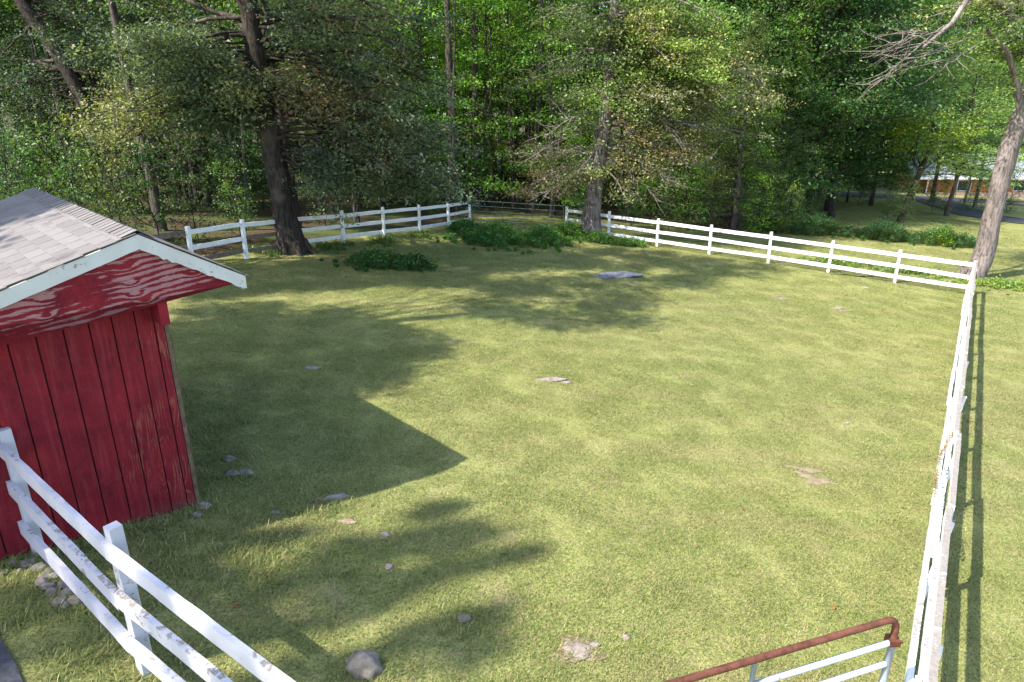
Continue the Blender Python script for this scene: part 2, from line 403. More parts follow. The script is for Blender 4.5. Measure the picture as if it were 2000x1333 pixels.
def scatter(name, pts, meshes, scales, label, seed=0):
    """one object whose geometry nodes set the clump meshes on its points"""
    rng = np.random.default_rng(seed)
    me = bpy.data.meshes.new(name); n = len(pts); me.vertices.add(n); me.vertices.foreach_set('co', np.asarray(pts, np.float32).ravel())
    e = .05; x, y = pts[:, 0], pts[:, 1]
    dx = (ground_z(x+e, y)-ground_z(x-e, y))/(2*e); dy = (ground_z(x, y+e)-ground_z(x, y-e))/(2*e)
    yaw = rng.random(n)*2*math.pi
    # tilt to the slope, then turn
    rot = np.stack([np.arctan(dy*np.cos(yaw)-dx*np.sin(yaw)), -np.arctan(dx*np.cos(yaw)+dy*np.sin(yaw)), yaw], 1).astype(np.float32)
    for nm, typ, arr in (('rot', 'FLOAT_VECTOR', rot), ('scl', 'FLOAT', np.asarray(scales, np.float32)), ('pick', 'INT', rng.integers(0, len(meshes), n).astype(np.int32))):
        a = me.attributes.new(nm, typ, 'POINT'); a.data.foreach_set('vector' if typ == 'FLOAT_VECTOR' else 'value', arr.ravel())
    me.update(); o = link(name, me)
    g = bpy.data.node_groups.new(name, 'GeometryNodeTree')
    g.interface.new_socket('Geometry', in_out='INPUT', socket_type='NodeSocketGeometry'); g.interface.new_socket('Geometry', in_out='OUTPUT', socket_type='NodeSocketGeometry')
    N = g.nodes.new; gi, go, iop = N('NodeGroupInput'), N('NodeGroupOutput'), N('GeometryNodeInstanceOnPoints')
    g.links.new(gi.outputs[0], iop.inputs['Points'])
    join = N('GeometryNodeGeometryToInstance')
    objs = []
    src = bpy.data.collections.new(name+'_sources')
    for i, m in enumerate(meshes):
        ob = bpy.data.objects.new('clump', m); src.objects.link(ob)
    ci = N('GeometryNodeCollectionInfo'); ci.inputs['Collection'].default_value = src; ci.inputs['Separate Children'].default_value = True
    g.links.new(ci.outputs[0], iop.inputs['Instance']); iop.inputs['Pick Instance'].default_value = True
    g.nodes.remove(join)
    for nm, typ, sock in (('rot', 'FLOAT_VECTOR', 'Rotation'), ('scl', 'FLOAT', 'Scale'), ('pick', 'INT', 'Instance Index')):
        na = N('GeometryNodeInputNamedAttribute'); na.data_type = typ; na.inputs['Name'].default_value = nm
        g.links.new(na.outputs['Attribute'], iop.inputs[sock])
    g.links.new(iop.outputs[0], go.inputs[0])
    md = o.modifiers.new('scatter', 'NODES'); md.node_group = g
    return tag(o, label, kind='stuff')

rng = np.random.default_rng(4)
C0 = np.array([-3.755, 6.988, .573]); TH = math.radians(44)
WD = np.array([math.cos(TH), math.sin(TH), 0]); RD = np.array([-math.sin(TH), math.cos(TH), 0]); UP = np.array([0, 0, 1.])
def in_shed(x, y):
    u = (x-C0[0])*WD[0]+(y-C0[1])*WD[1]; v = (x-C0[0])*RD[0]+(y-C0[1])*RD[1]
    return (u > -3.3) & (u < -.02) & (v > 0.0) & (v < 4.4)
BARE = [(4.585, 9.03, .30, .18), (.70, 12.36, .34, .12), (.61, 5.10, .22, .16), (6.6, 20.1, .35, .15), (8.3, 18.8, .4, .15), (-2.2, 6.95, .2, .1), (3.74, 23.6, .8, .3)]
def lawn_points():
    P = []
    for (y0, y1, dens) in ((2.5, 8, 34), (8, 14, 24), (14, 22, 14), (22, 34, 8), (34, 60, 3.2)):
        x0, x1 = -.8*y1-2, .8*y1+2
        n = int((x1-x0)*(y1-y0)*dens); x = x0+(x1-x0)*rng.random(n); y = y0+(y1-y0)*rng.random(n)
        k = np.abs(x) < .8*y+2
        k &= ~in_shed(x, y)
        k &= (-.90*x+.43*y < 17.8)                      # stop at the woods
        k &= ~((.28*x+.96*y > 38.5) & (x-.25*y < 3))
        k &= ~((x > 33) & (y > 45) & (x < 45) & (y < 72)) & ~((y > 64) & (y < 72)) & ~((x > 40) & (y > 45) & (y < 51))
        k &= ~((x+y < .36) & (x < -2.9))
        for bx, by, rx, ry in BARE:
            c, s_ = .9, .3
            k &= ((x-bx)/(rx*.8))**2+((y-by)/(ry*1.0))**2 > 1
        P.append(np.stack([x[k], y[k], ground_z(x[k], y[k])], 1))
    return np.concatenate(P)
LP = lawn_points()
gm = [blades(np.random.default_rng(i), 430, .24, .010, .042, .0027, 1.0, M['grass'], 'grass_clump') for i in range(5)]
dist = LP[:, 1]
scatter('lawn_grass', LP, gm, (.8+.5*rng.random(len(LP)))*(1+.022*np.clip(dist-8, 0, 40)), 'short mown yellow green grass of the paddock and lawn')
# tufts of longer grass here and there
tp = []
for (cx, cy, rx, ry, n) in ((-3.2, 6.3, .8, .5, 60), (-2.6, 7.2, .5, .3, 26), (-4.2, 8.8, .5, 1.4, 40), (-4.6, 5.0, .9, .7, 90), (-3.4, 4.5, .5, .5, 40), (-2.6, 6.0, .6, .4, 40)):
    tp += [(cx+rng.normal()*rx*.6, cy+rng.normal()*ry*.6) for _ in range(n)]
for i in range(90):
    b = C0-WD*(2.6*rng.random())-RD*(.06+.12*rng.random()); tp.append((b[0], b[1]))
for i in range(40):
    b = C0+WD*(.08+.1*rng.random())+RD*(4*rng.random()); tp.append((b[0], b[1]))
for px_, py_ in ((712, 1308), (448, 901), (452, 929), (655, 974), (905, 1212), (1125, 1274), (398, 992)):
    b = on_ground(px_, py_); tp += [(b[0]+.2*math.cos(a_*.9)*(.8+.4*rng.random()), b[1]+.17*math.sin(a_*.9)*(.8+.4*rng.random())) for a_ in range(7)]
for i in range(9): 
    b = CORNER-FD*(2.44*i); tp += [(b[0]+rng.normal()*.18-.06, b[1]+rng.normal()*.18) for _ in range(5)]
tp = np.array(tp); tp = tp[~in_shed(tp[:, 0], tp[:, 1]) & (tp[:, 0]+tp[:, 1] > .36)]
tm = [blades(np.random.default_rng(50+i), 70, .12, .03, .095, .0032, 1.0, M['grass'], 'tuft') for i in range(3)]
scatter('grass_tufts', np.column_stack([tp, ground_z(tp[:, 0], tp[:, 1])]), tm, .6+.7*rng.random(len(tp)), 'longer grass tufts round the shed foot and fence posts', 3)

# ------------------------------------------------------------------ shed
def shed():
    root = thing('red_shed', 'weathered red wooden run-in shed with grey shingle roof and white fascia', 'shed', tuple(C0), TH)
    r = np.random.default_rng(8)
    def P(u, v, z): return np.array([u, v, z])                   # local axes: x along the front wall, y back, z up
    def gl(u, v): w_ = C0+WD*u+RD*v; return gz(w_[0], w_[1])-C0[2]
    def roof_z(u): return 3.345-(u+.18)*.595 if u > -.18 else 3.345+(u+.18)*.293
    UL, UR, PK, VF, VB = -3.35, .83, -.18, -.30, 4.27
    # front wall boards
    edges = [0., -.095, -.27, -.485, -.695, -.92, -1.15, -1.38, -1.60, -1.83, -2.05, -2.28, -2.5, -2.73, -2.95]
    for i, (a, b) in enumerate(zip(edges[:-1], edges[1:])):
        m = MB(); g = .007; zb = gl((a+b)/2, 0)+.02+(r.normal()*.004); m.box((b+g, 0, min(zb, zb)), (a-g, .028+r.random()*.003, 2.75))
        m.build('wall_board', M['red_wall'], root)
    m = MB(); m.box((-2.95, .034, .02), (-.005, .05, 2.75)); m.build('wall_backing', M['dark'], root)
    m = MB(); m.box((.002, .0, gl(0, 0)-.03), (.045, .09, 2.7)); tag(m.build('corner_post', M['cornerwood'], root), 'bare brown corner post')
    m = MB(); m.box((.047, .03, 0.05), (.062, .10, 2.15)); m.build('corner_batten', M['cornerwood'], root)
    # left and back walls, open front posts
    m = MB(); m.box((-3.0, .0, .1), (-2.955, 4.2, 2.45)); m.build('side_wall', M['red_plain'], root)
    m = MB(); m.box((-2.95, 4.15, -.5), (0, 4.2, 2.7)); m.build('rear_wall', M['red_plain'], root)
    for v in (2.1, 4.1):
        m = MB(); m.box((-.09, v-.045, -.6), (0, v+.045, 2.75)); m.build('open_side_post', M['cornerwood'], root)
    m = MB(); m.box((-.04, .1, 2.48), (0, 4.1, 2.7)); m.build('header_beam', M['red_plain'], root)
    # gable board: lies proud of the wall, its lower edge level
    def poly(name, pts, v0, v1, mat, label=None):
        n = len(pts); V = [(u, v0, z) for u, z in pts]+[(u, v1, z) for u, z in pts]
        me = bpy.data.meshes.new(name); me.from_pydata(V, [], [tuple(range(n)), tuple(range(2*n-1, n-1, -1))]+[((i+1) % n, i, i+n, (i+1) % n+n) for i in range(n)])
        me.materials.append(mat); o = link(name, me, root)
        if label: tag(o, label)
        return o
    fb = .145                                                      # fascia height
    poly('gable_board', [(-3.2, 2.655), (.69, 2.665), (PK, roof_z(PK)-fb+.03), (-3.2, roof_z(-3.2)-fb+.03)], VF+.016, VF+.034, M['red_gable'], 'gable panel with peeling grain')
    m = MB(); m.box((-3.2, VF+.036, 2.68), (.3, -.002, 2.70)); m.build('soffit', M['red_plain'], root)
    m = MB(); m.box((.302, VF+.036, 2.68), (.66, 4.2, 2.70)); m.build('soffit', M['red_plain'], root)
    m = MB(); m.box((-.10, -.26, 2.36), (-.01, -.004, 2.675)); m.prism((-.055, -.265, 2.37), (-.055, -.265, 2.67), (.045, 0, 0), (0, .004, 0)); tag(m.build('bracket', M['red_plain'], root), 'red wooden eave bracket')
    # fascia (rake) boards with ragged lower edge
    for s_, (u0, u1) in enumerate(((PK, UR-.01), (UL, PK))):
        n = 26; V = []
        for i in range(n+1):
            u = u0+(u1-u0)*i/n; zt = roof_z(u)-.012; j = r.normal()*.003 if s_ == 0 else r.normal()*.0015
            zbm = zt-fb*(1.02 if s_ == 0 else .98)+j-(.012 if (s_ == 0 and r.random() < .2) else 0)
            V += [(u, VF-.022, zbm), (u, VF-.022, zt), (u, VF+.014, zt), (u, VF+.014, zbm)]
        Fc = [(i*4+k, i*4+(k+1) % 4, (i+1)*4+(k+1) % 4, (i+1)*4+k) for i in range(n) for k in range(4)]+[(0, 1, 2, 3), (n*4+3, n*4+2, n*4+1, n*4)]
        link('fascia_board', mesh_np('fascia_board', V, np.array(Fc), M['fascia']), root)
    m = MB(); m.box((UR-.045, VF+.02, roof_z(UR)-.155), (UR-.02, VB, roof_z(UR)-.02)); m.build('eave_board', M['fascia'], root)
    # roof deck
    for (u0, u1) in ((PK, UR), (UL, PK)):
        nrm = np.array([.595, 0, 1]) if u0 == PK else np.array([-.293, 0, 1]); nrm /= np.linalg.norm(nrm)
        a = P(u0, (VF+VB)/2, roof_z(u0)); b = P(u1, (VF+VB)/2, roof_z(u1))
        m = MB(); m.prism(a-nrm*.010, b-nrm*.010, (0, (VB-VF)/2, 0), nrm*.0085); m.build('roof_deck', M['cornerwood'], root)
    # shingles: tabs in courses; the visible slope tab by tab
    protos = {}
    def tab(lu, lv, key):
        if key not in protos:
            rr = np.random.default_rng(len(protos)); m = MB(); m.prism((0, 0, 0), (lu, 0, 0), (0, lv/2, 0), (0, 0, .0035)); V = np.concatenate(m.v)
            V[:, 2] += rr.normal(size=len(V))*.0007; protos[key] = mesh_np('shingle', V, np.concatenate([np.asarray(q) for q in m.q]), M['shingle'])
        return protos[key]
    for side in (0, 1):
        sl = .293 if side else .595; ang = math.atan(sl); L = ((PK-UL) if side else (UR-PK))/math.cos(ang)
        ex = .165; nc = int(L/ex)+1; stuff = MB(); cnt = 0
        for c in range(nc):
            d0 = c*ex+.02                                           # distance down the slope of the upper edge
            off = .15*(c % 2)+r.random()*.03
            k = -1
            while True:
                v = VF-.02+off+k*.305; k += 1
                v0, v1 = max(v, VF-.036+r.normal()*.004), min(v+.299, VB)
                if v0 >= VB-.02: break
                if v1-v0 < .03: continue
                dl = min(ex+.02, L-d0+.03)
                if dl < .03: continue
                # local frame: x runs down the slope
                sgn = -1 if side else 1
                u = PK+sgn*d0*math.cos(ang); z = roof_z(PK)-d0*math.sin(ang)+.006
                if side and cnt < 290 and c < 18:
                    o = link('shingle', tab(dl, .296, ('l', round(dl, 2))) if v1-v0 > .29 else tab(dl, round(v1-v0, 2), (round(dl, 2), round(v1-v0, 2))), root); cnt += 1
                    o.location = (u, (v0+v1)/2, z); o.rotation_euler = (0, math.pi-ang*-1-math.radians(1.6) if False else 0, 0)
                    # x axis pointing down the left slope, thickness up
                    ax = Vector((-math.cos(ang), 0, -math.sin(ang)+.022)).normalized(); ay = Vector((0, -1, 0)); az = ax.cross(ay)
                    from mathutils import Matrix
                    o.rotation_euler = Matrix((ax, ay, az)).transposed().to_euler()
                else:
                    a = np.array([u, (v0+v1)/2, z]); b = a+np.array([sgn*math.cos(ang), 0, -math.sin(ang)+.022])*dl
                    stuff.prism(a, b, (0, (v1-v0)/2, 0), (0, 0, .0035))
        if stuff.n: tag(stuff.build('shingle_field', M['shingle'], root), kind='stuff')
    # ridge caps: overlapping bent pieces
    n = 37; step = (VB-VF)/n
    def cap(yaw=0):
        rr = np.random.default_rng(yaw); w2, dl = .155, step+.035; V = []
        prof = [(-w2, -w2*.293-.002), (-.05, -.011), (0, .006), (.05, -.024), (w2, -w2*.595-.002)]
        for y, lift in ((0, .010), (dl, .002)):
            for th in (0, .0055):
                for (u, z) in prof: V.append((u, y, z+lift+th+rr.normal()*.0006))
        Fc = []
        for i in range(4):
            Fc += [(5+i, 6+i, 16+i, 15+i), (i, 10+i, 11+i, i+1), (i, i+1, 6+i, 5+i), (10+i, 15+i, 16+i, 11+i)]
        Fc += [(0, 5, 15, 10), (4, 14, 19, 9)]
        return mesh_np('ridge_cap', V, np.array(Fc), M['shingle'])
    caps = [cap(i) for i in range(4)]
    for i in range(n):
        o = link('ridge_cap', caps[i % 4], root); o.location = (PK+r.normal()*.004, VF-.022+i*step, roof_z(PK)+.012)
    # rusty nail hole / knot on the right board
    m = MB(); m.tube([(-.05, -.004, 1.06), (-.05, .003, 1.06)], [.012, .012], 8); m.build('knot_hole', M['dark'], root)
shed()

# ------------------------------------------------------------------ fences
def fence(name, label, posts, side, hgt, rails=(1.115, .68, .275), mat='white', boards_mat=None, pw=.05, rh=.07, rt=.018, seed=1, rmats=None, ext=(0, 0), lap=False, lean=0., lat=0., pd=None):
    """posts: list of (x,y); side: unit vector from post to the face that carries the rails"""
    r = np.random.default_rng(seed)
    root = thing(name, label, 'fence', (posts[0][0], posts[0][1], gz(*posts[0])))
    o0 = np.array(root.location); side = np.array([side[0], side[1], 0.])
    n = len(posts); d = np.array([posts[-1][0]-posts[0][0], posts[-1][1]-posts[0][1], 0.]); d /= np.linalg.norm(d)
    W = []
    for i, (x, y) in enumerate(posts):
        z = gz(x, y); W.append(np.array([x, y, z])); h = hgt+r.normal()*.015
        m = MB(); tilt = r.normal(size=3)*.012; tilt[2] = 0
        m.prism(np.array([x, y, z-.3])+side*lean*.3-o0, np.array([x, y, z+h])+tilt-side*lean*h-o0, d*pw, side*(pd or pw), 6, .0015, r)
        m.build('post', M[mat], root)
    for k, hz in enumerate(rails):
        for i in range(n-1):
            j = r.normal(size=2)*.012
            A = W[i]+np.array([0, 0, hz+j[0]]); B = W[i+1]+np.array([0, 0, hz+j[1]])
            gap = .003
            if i == 0: A = A-(B-A)/np.linalg.norm(B-A)*(pw+ext[0])
            if i == n-2: B = B+(B-A)/np.linalg.norm(B-A)*(pw+ext[1])
            off = side*((pd or pw)+rt+.003+(.004*(i % 2))-lean*hz+r.normal()*lat)
            m = MB(); a = A+off+d*gap; b = B+off-d*gap
            if rails and k == 2 and lap: b = b
            m.prism(a-o0, b-o0, side*rt, UP*(rh+r.normal()*.003), 14, .0013, r)
            mm = boards_mat or mat
            if rmats and (k, i) in rmats: mm = rmats[(k, i)]
            o = m.build('rail', M[mm], root)
            if mm == 'oldboard': tag(o, 'bare brown board with its paint gone')
    return root
back_right = [(2.71, 33.8), (4.6, 32.29), (6.62, 30.86), (8.66, 29.5), (10.80, 28.19), (12.78, 26.94), (14.84, 25.68), (16.93, 24.42)]
fence('board_fence', 'white three-board fence along the back from the steel gate to the right corner', back_right, -FD, 1.30, seed=2, ext=(0, -.06))
back_left = [(-2.14, 35.09), (-3.04, 32.83), (-4.16, 30.65), (-5.38, 28.5), (-6.56, 26.35), (-7.73, 24.17), (-8.67, 21.9), (-9.35, 19.53), (-10.1, 17.2), (-10.9, 14.9)]
fence('board_fence', 'white three-board fence with bare boards running behind the oak and shed', back_left, (-.91, .41), 1.30, seed=3,
      rmats={(1, 5): 'oldboard', (2, 5): 'oldboard', (2, 6): 'oldboard', (0, 7): 'oldboard', (1, 7): 'oldboard', (2, 7): 'oldboard', (1, 8): 'oldboard', (0, 8): 'oldboard'})
right = [tuple(CORNER-FD*(2.44*i)-FN*.05) for i in range(0, 13)]
fence('board_fence', 'long white peeling fence running from the gate to the far right corner', right, -FN, 1.15, seed=4, mat='white_worn', rails=(1.22, .73, .27), rt=.027, rh=.098, lean=.085, lat=.010, pd=.02, rmats={(0, i): 'top_worn' for i in range(12)})
fa, fb_ = np.array([-4.87, 5.88]), np.array([-3.06, 4.45]); fd = (fb_-fa)/np.linalg.norm(fb_-fa); fs = np.array([-fd[1], fd[0]]); fs = -fs if fs[1] > 0 else fs
front = [tuple(fa), tuple(fb_), (-.80, 2.93)]
fence('board_fence', 'white fence in the near left corner in front of the red shed', front, fs, 1.44, seed=5, mat='front_white_shaded', rails=(1.25, .78, .34), rt=.024, ext=(.16, 0))

# ------------------------------------------------------------------ gates
def bent(P, r_, n=5):
    """polyline with rounded corners"""
    P = [np.asarray(p, float) for p in P]; out = [P[0]]
    for i in range(1, len(P)-1):
        a = P[i]+(P[i-1]-P[i])/np.linalg.norm(P[i-1]-P[i])*r_; b = P[i]+(P[i+1]-P[i])/np.linalg.norm(P[i+1]-P[i])*r_
        for t in np.linspace(0, 1, n): out.append(a*(1-t)**2+2*P[i]*t*(1-t)+b*t*t)
    out.append(P[-1]); return out
def tube_gate(name, label, A, B, ztop, h, bars, r_, mats, struts, tilt=0.):
    root = thing(name, label, 'gate', (A[0], A[1], gz(*A)))
    o0 = np.array(root.location); A = np.array([A[0], A[1], ztop[0]])-o0; B = np.array([B[0], B[1], ztop[1]])-o0; dn = np.array([0, 0, -h])
    m = MB(); m.tube(bent([A+(B-A)*.0+dn*.25, A, B, B+dn*.25], .13), [r_]*(2*5+2), 8); m.build('top_rail', M[mats[0]], root, True)
    for e in (A, B):
        m = MB(); m.tube([e+dn*.251, e+dn*.6, e+dn], [r_]*3, 8); m.build('end_tube', M[mats[1]], root, True)
    for k in bars:
        m = MB(); m.tube([A+dn*k+(B-A)*.008, (A+B)/2+dn*k, B+dn*k-(B-A)*.008], [r_*.86]*3, 8); m.build('bar', M[mats[1]], root, True)
    for s_ in struts:
        m = MB(); p = A+(B-A)*s_; m.tube([p+dn*.02, p+dn], [r_*.7]*2, 8); m.build('strut', M[mats[1]], root, True)
    return root, A, B, dn
gt, A, B, dn = tube_gate('pipe_gate', 'rusty topped steel pipe gate hung on the right-hand fence', (3.12, 4.43), (-.62, 2.94), (1.22, 1.50), 1.12, (.22, .42, .62, .82, .99), .029, ('rust', 'pipe'), (.36, .68))
m = MB(); m.box(A+dn*.21+[-.045, -.045, -.03], A+dn*.21+[.045, .045, .03]); m.build('hinge_clamp', M['rust'], gt)
m = MB(); m.tube([A+dn*.21, A+dn*.21+[.075, -.02, 0]], [.012]*2, 8); m.build('hinge_pin', M['rust'], gt)
tube_gate('steel_gate', 'thin barred grey steel gate in the far corner behind the weeds', (-1.98, 35.0), (2.55, 33.85), (.15, .05), 1.15, (.22, .45, .66, .85, .99), .021, ('galv', 'galv'), (.33, .66))

# ------------------------------------------------------------------ chain on the right-hand fence
def chain():
    r = np.random.default_rng(3); P0 = np.array([*(CORNER-FD*19.6), 0.]); V = MB()
    base = CORNER-FD*19.55+FN*.0
    pts = []
    for i in range(34):
        t = i/33; k = 19.3+t*2.4
        p = CORNER-FD*k-FN*(.03+.12*min(1, t*3)); sag = .22*math.sin(min(1, t*1.1)*math.pi)*(.6 if t < .5 else 1)
        pts.append(np.array([p[0], p[1], gz(*(CORNER-FD*k))+1.30-sag*.8-.05*t]))
    pts = np.array(pts); root = None
    for i in range(len(pts)-1):
        c = (pts[i]+pts[i+1])/2; d = pts[i+1]-pts[i]; d /= np.linalg.norm(d); s_ = np.cross(d, UP if i % 2 else np.array([FN[0], FN[1], 0])); s_ /= np.linalg.norm(s_)
        a = np.linspace(0, 2*math.pi, 9)[:-1]; ring = [c+d*math.cos(x)*.045+s_*math.sin(x)*.022 for x in a]; ring.append(ring[0])
        V.tube(ring, [.0065]*9, 4, False)
    tag(V.build('chain', M['chain'], None, True, origin=pts[0]), 'brassy chain draped over the top of the long right-hand fence', 'chain')
chain()

# ------------------------------------------------------------------ stones
def rock_mesh(seed, sub=3, rough=.22):
    import bmesh
    from mathutils import noise
    bm = bmesh.new(); bmesh.ops.create_icosphere(bm, subdivisions=sub, radius=1)
    o = Vector((seed*7.3, seed*3.1, 0))
    for v in bm.verts:
        n = noise.noise(v.co*1.1+o)*rough*2+noise.noise(v.co*2.6+o)*rough*.8+noise.noise(v.co*6+o)*rough*.25
        v.co *= 1+n
    for f in bm.faces: f.smooth = sub > 2
    me = bpy.data.meshes.new('stone'); bm.to_mesh(me); bm.free(); return me
rocks = [rock_mesh(i) for i in range(6)]
def stone(px, py, rx, ry, rz, mat, label, i=0, sink=.35, yaw=0., cat='stone', group=None, xy=None, name='stone'):
    p = on_ground(px, py) if xy is None else np.array([*xy, gz(*xy)])
    me = rocks[i % 6].copy(); me.materials.clear(); me.materials.append(M[mat])
    o = link(name, me); o.location = (p[0], p[1], gz(p[0], p[1])+rz*(.82-2*sink)); o.scale = (rx, ry, rz); o.rotation_euler = (0, 0, yaw)
    return tag(o, label, cat, group)
stone(712, 1308, .155, .125, .115, 'rock', 'largest rounded boulder half sunk in the lawn at the bottom beside the white fence', 0, .25)
stone(1125, 1274, .15, .11, .022, 'rock_pale', 'flat pinkish stone showing through grass left of the pipe gate', 1, .35, .3)
stone(1158, 1262, .07, .05, .02, 'rock_pale', 'small flat chip just right of the flat pinkish stone', 5, .35, .3)
stone(1070, 744, .34, .085, .045, 'rock_pale', 'long pale stone flush with the grass in the middle of the paddock', 2, .35, .15)
stone(1105, 749, .12, .07, .03, 'rock_pale', 'short pale stone at the right end of the long pale stone', 3, .35, .15)
stone(1207, 539, .85, .36, .085, 'rock_blue', 'broad bluish outcrop in the tree shade before the back fence', 4, .3, .15, 'rock')
stone(1178, 543, .40, .18, .05, 'rock_blue', 'low bluish ledge at the left end of the broad outcrop', 1, .3, .1, 'rock')
stone(655, 974, .17, .06, .035, 'rock_pale', 'pale flat stone on the edge of the shed shadow', 0, .3, .4)
stone(538, 1004, .06, .04, .03, 'rock', 'small grey stone at the shadow edge nearer the shed', 2, .3)
stone(448, 901, .10, .06, .05, 'rock', 'grey stone in shade, farthest of the three by the shed corner', 5, .3)
stone(452, 929, .11, .07, .05, 'rock', 'grey stone in shade, left one of the near pair by the shed', 3, .3)
stone(480, 927, .11, .06, .05, 'rock', 'grey stone in shade, right one of the near pair by the shed', 4, .3)
stone(398, 992, .10, .07, .04, 'rock_pale', 'pale stone lying against the foot of the shed corner', 1, .3)
stone(384, 1010, .06, .05, .04, 'rock', 'small light stone in front of the shed corner', 2, .3)
stone(905, 1212, .075, .055, .045, 'rock', 'lilac grey stone inside the dappled shadow', 3, .3)
stone(612, 721, .16, .05, .035, 'rock_pale', 'pale streak of stone in the shade right of the shed', 5, .3)
stone(752, 1048, .06, .04, .03, 'rock', 'small stone on the upper rim of the dappled shadow', 0, .3)
stone(760, 1110, .045, .045, .03, 'rock_pale', 'small pinkish stone left of centre in the dappled shadow', 1, .3)
stone(1522, 584, .22, .07, .03, 'rock_pale', 'thin pale stone left of the bare strip near the back fence', 2, .35)
stone(1635, 603, .22, .08, .03, 'rock_pale', 'pale stone at the bare strip near the back right fence', 3, .35)
stone(1690, 563, .16, .07, .03, 'rock_pale', 'pale stone close to the foot of the back right fence', 4, .35)
stone(1654, 829, .045, .03, .025, 'rock_pale', 'tiny white stone alone on the lawn near the right fence', 5, .2)
stone(1222, 1248, .04, .03, .03, 'rock_pale', 'tiny pale chip on the lawn right of the flat stone', 2, .3)
stone(672, 1020, .14, .06, .02, 'dirt', 'scuffed earth bump below the shed shadow edge', 2, .4)
# bare dirt patch
def dirt(px, py, rx, ry, yaw, label):
    p = on_ground(px, py); V = [(p[0], p[1], gz(p[0], p[1])+.016)]; r = np.random.default_rng(int(px)); n = 28
    for i in range(n):
        a = i/n*2*math.pi; q = 1+.28*math.sin(a*3+px)+.15*r.normal(); x, y = rx*q*math.cos(a), ry*q*math.sin(a)
        X, Y = p[0]+x*math.cos(yaw)-y*math.sin(yaw), p[1]+x*math.sin(yaw)+y*math.cos(yaw); V.append((X, Y, gz(X, Y)+.008))
    me = bpy.data.meshes.new('dirt_patch'); me.from_pydata(V, [], [(0, i+1, (i+1) % n+1) for i in range(n)]); me.materials.append(M['dirt'])
    o = link('dirt_patch', me); o['kind'] = 'structure'
dirt(1590, 938, .25, .16, -.5, ''); dirt(1128, 1272, .24, .17, .2, ''); dirt(1640, 606, .4, .12, 0, ''); dirt(1570, 918, .3, .08, -.2, '')
# loose stones piled where the fence meets the shed
r = np.random.default_rng(12)
pile = [(25, 1103, .09), (55, 1108, .12), (75, 1112, .11), (62, 1098, .08), (88, 1130, .10), (108, 1128, .09), (84, 1142, .11), (95, 1152, .10), (104, 1162, .10), (122, 1146, .09), (118, 1178, .10), (131, 1187, .08), (148, 1178, .11), (5, 1122, .08), (40, 1120, .07), (128, 1162, .09), (96, 1120, .07), (72, 1088, .08), (140, 1160, .08), (112, 1100, .07)]
for i, (px, py, s_) in enumerate(pile):
    stone(px, py, s_*.66, s_*.5, s_*.38, 'rock' if i % 3 else 'rock_pale', 'rounded fist-sized stone in the loose heap below the near left fence', i, .2, r.random()*3, group='stones heaped at the shed foot')
# fallen leaves
def fallen(px, py, s_, label):
    p = on_ground(px, py); a = np.linspace(0, 2*math.pi, 13)[:-1]; rr = np.array([1, .55, .9, .5, .85, .45, .8, .45, .85, .5, .9, .55])*s_
    V = [(0, 0, .006)]+[(rr[i]*math.cos(a[i]), rr[i]*.7*math.sin(a[i]), .012*math.sin(3*a[i])+.012) for i in range(12)]
    me = bpy.data.meshes.new('fallen_leaf'); me.from_pydata(V, [], [(0, i+1, (i+1) % 12+1) for i in range(12)]); me.materials.append(M['deadleaf'])
    o = link('fallen_leaf', me); o.location = (p[0], p[1], p[2]+.045); o.rotation_euler = (.2, .1, px); tag(o, label, 'leaf')
fallen(460, 1191, .045, 'orange brown oak leaf on the grass beside the near left fence'); fallen(476, 1211, .025, 'small tan leaf just below the orange brown oak leaf')
fallen(1626, 1193, .035, 'curled brown leaf on the lawn above the rusty gate rail')
rf = random.Random(9)
for i in range(16):
    px, py = rf.uniform(420, 1750), rf.uniform(800, 1320)
    p_ = on_ground(px, py)
    if in_shed(p_[0], p_[1]): continue
    fallen(px, py, rf.uniform(.018, .03), 'small dry leaf lying on the mown lawn'); COL.objects[-1]['group'] = 'dry leaves strewn on the lawn'
# stick lying under the back right fence
m = MB(); pts = [on_ground(x, y)+[0, 0, .03] for x, y in ((1622, 537), (1655, 539), (1680, 542), (1708, 541), (1735, 546))]; m.tube(pts, [.012, .018, .02, .018, .01], 6, False)
tag(m.build('fallen_branch', M['bark_dark'], None, True, origin=pts[0]), 'thin dark fallen branch lying along the foot of the back right fence', 'branch')

# ------------------------------------------------------------------ weeds, ferns, ground cover
def weeds(name, spots, label, mat, hs, n_blade, seed, lean=.5, leafy=0, lcol=(.05, .12, .02)):
    r = np.random.default_rng(seed); pts = []; sc = []
    for (cx, cy, rx, ry, n) in spots:
        for _ in range(n):
            a = r.random()*2*math.pi; q = min(abs(r.normal())*.62, 1.5); x, y = cx+rx*q*math.cos(a), cy+ry*q*math.sin(a)
            pts.append((x, y, gz(x, y))); sc.append(max(.22, 1.15-.72*q)*(.7+.6*r.random()))
    ms = [blades(np.random.default_rng(seed*10+i), n_blade, .2, hs*.35, hs, .009, lean, M[mat], 'weed_clump') for i in range(3)]
    o = scatter(name, np.array(pts), ms, sc, label, seed)
    if leafy:
        L = []
        for p, s_ in zip(pts, sc):
            k = int(leafy); L.append(np.array(p)+r.normal(size=(k, 3))*[.16, .16, hs*.18]*s_+[0, 0, hs*.62*s_])
        lo = link('broad_leaf', leaf_mesh('weed_leaf', np.concatenate(L), .085, r, M['leaf'])); lo.color = (*lcol, 1); tag(lo, label.replace('tall', 'broad leaves among the tall'), kind='stuff')
    return o
def g2(px, py): p = on_ground(px, py); return p[0], p[1]
c1, c2, c3, c4 = g2(975, 478), g2(1040, 470), g2(905, 462), g2(1140, 464)
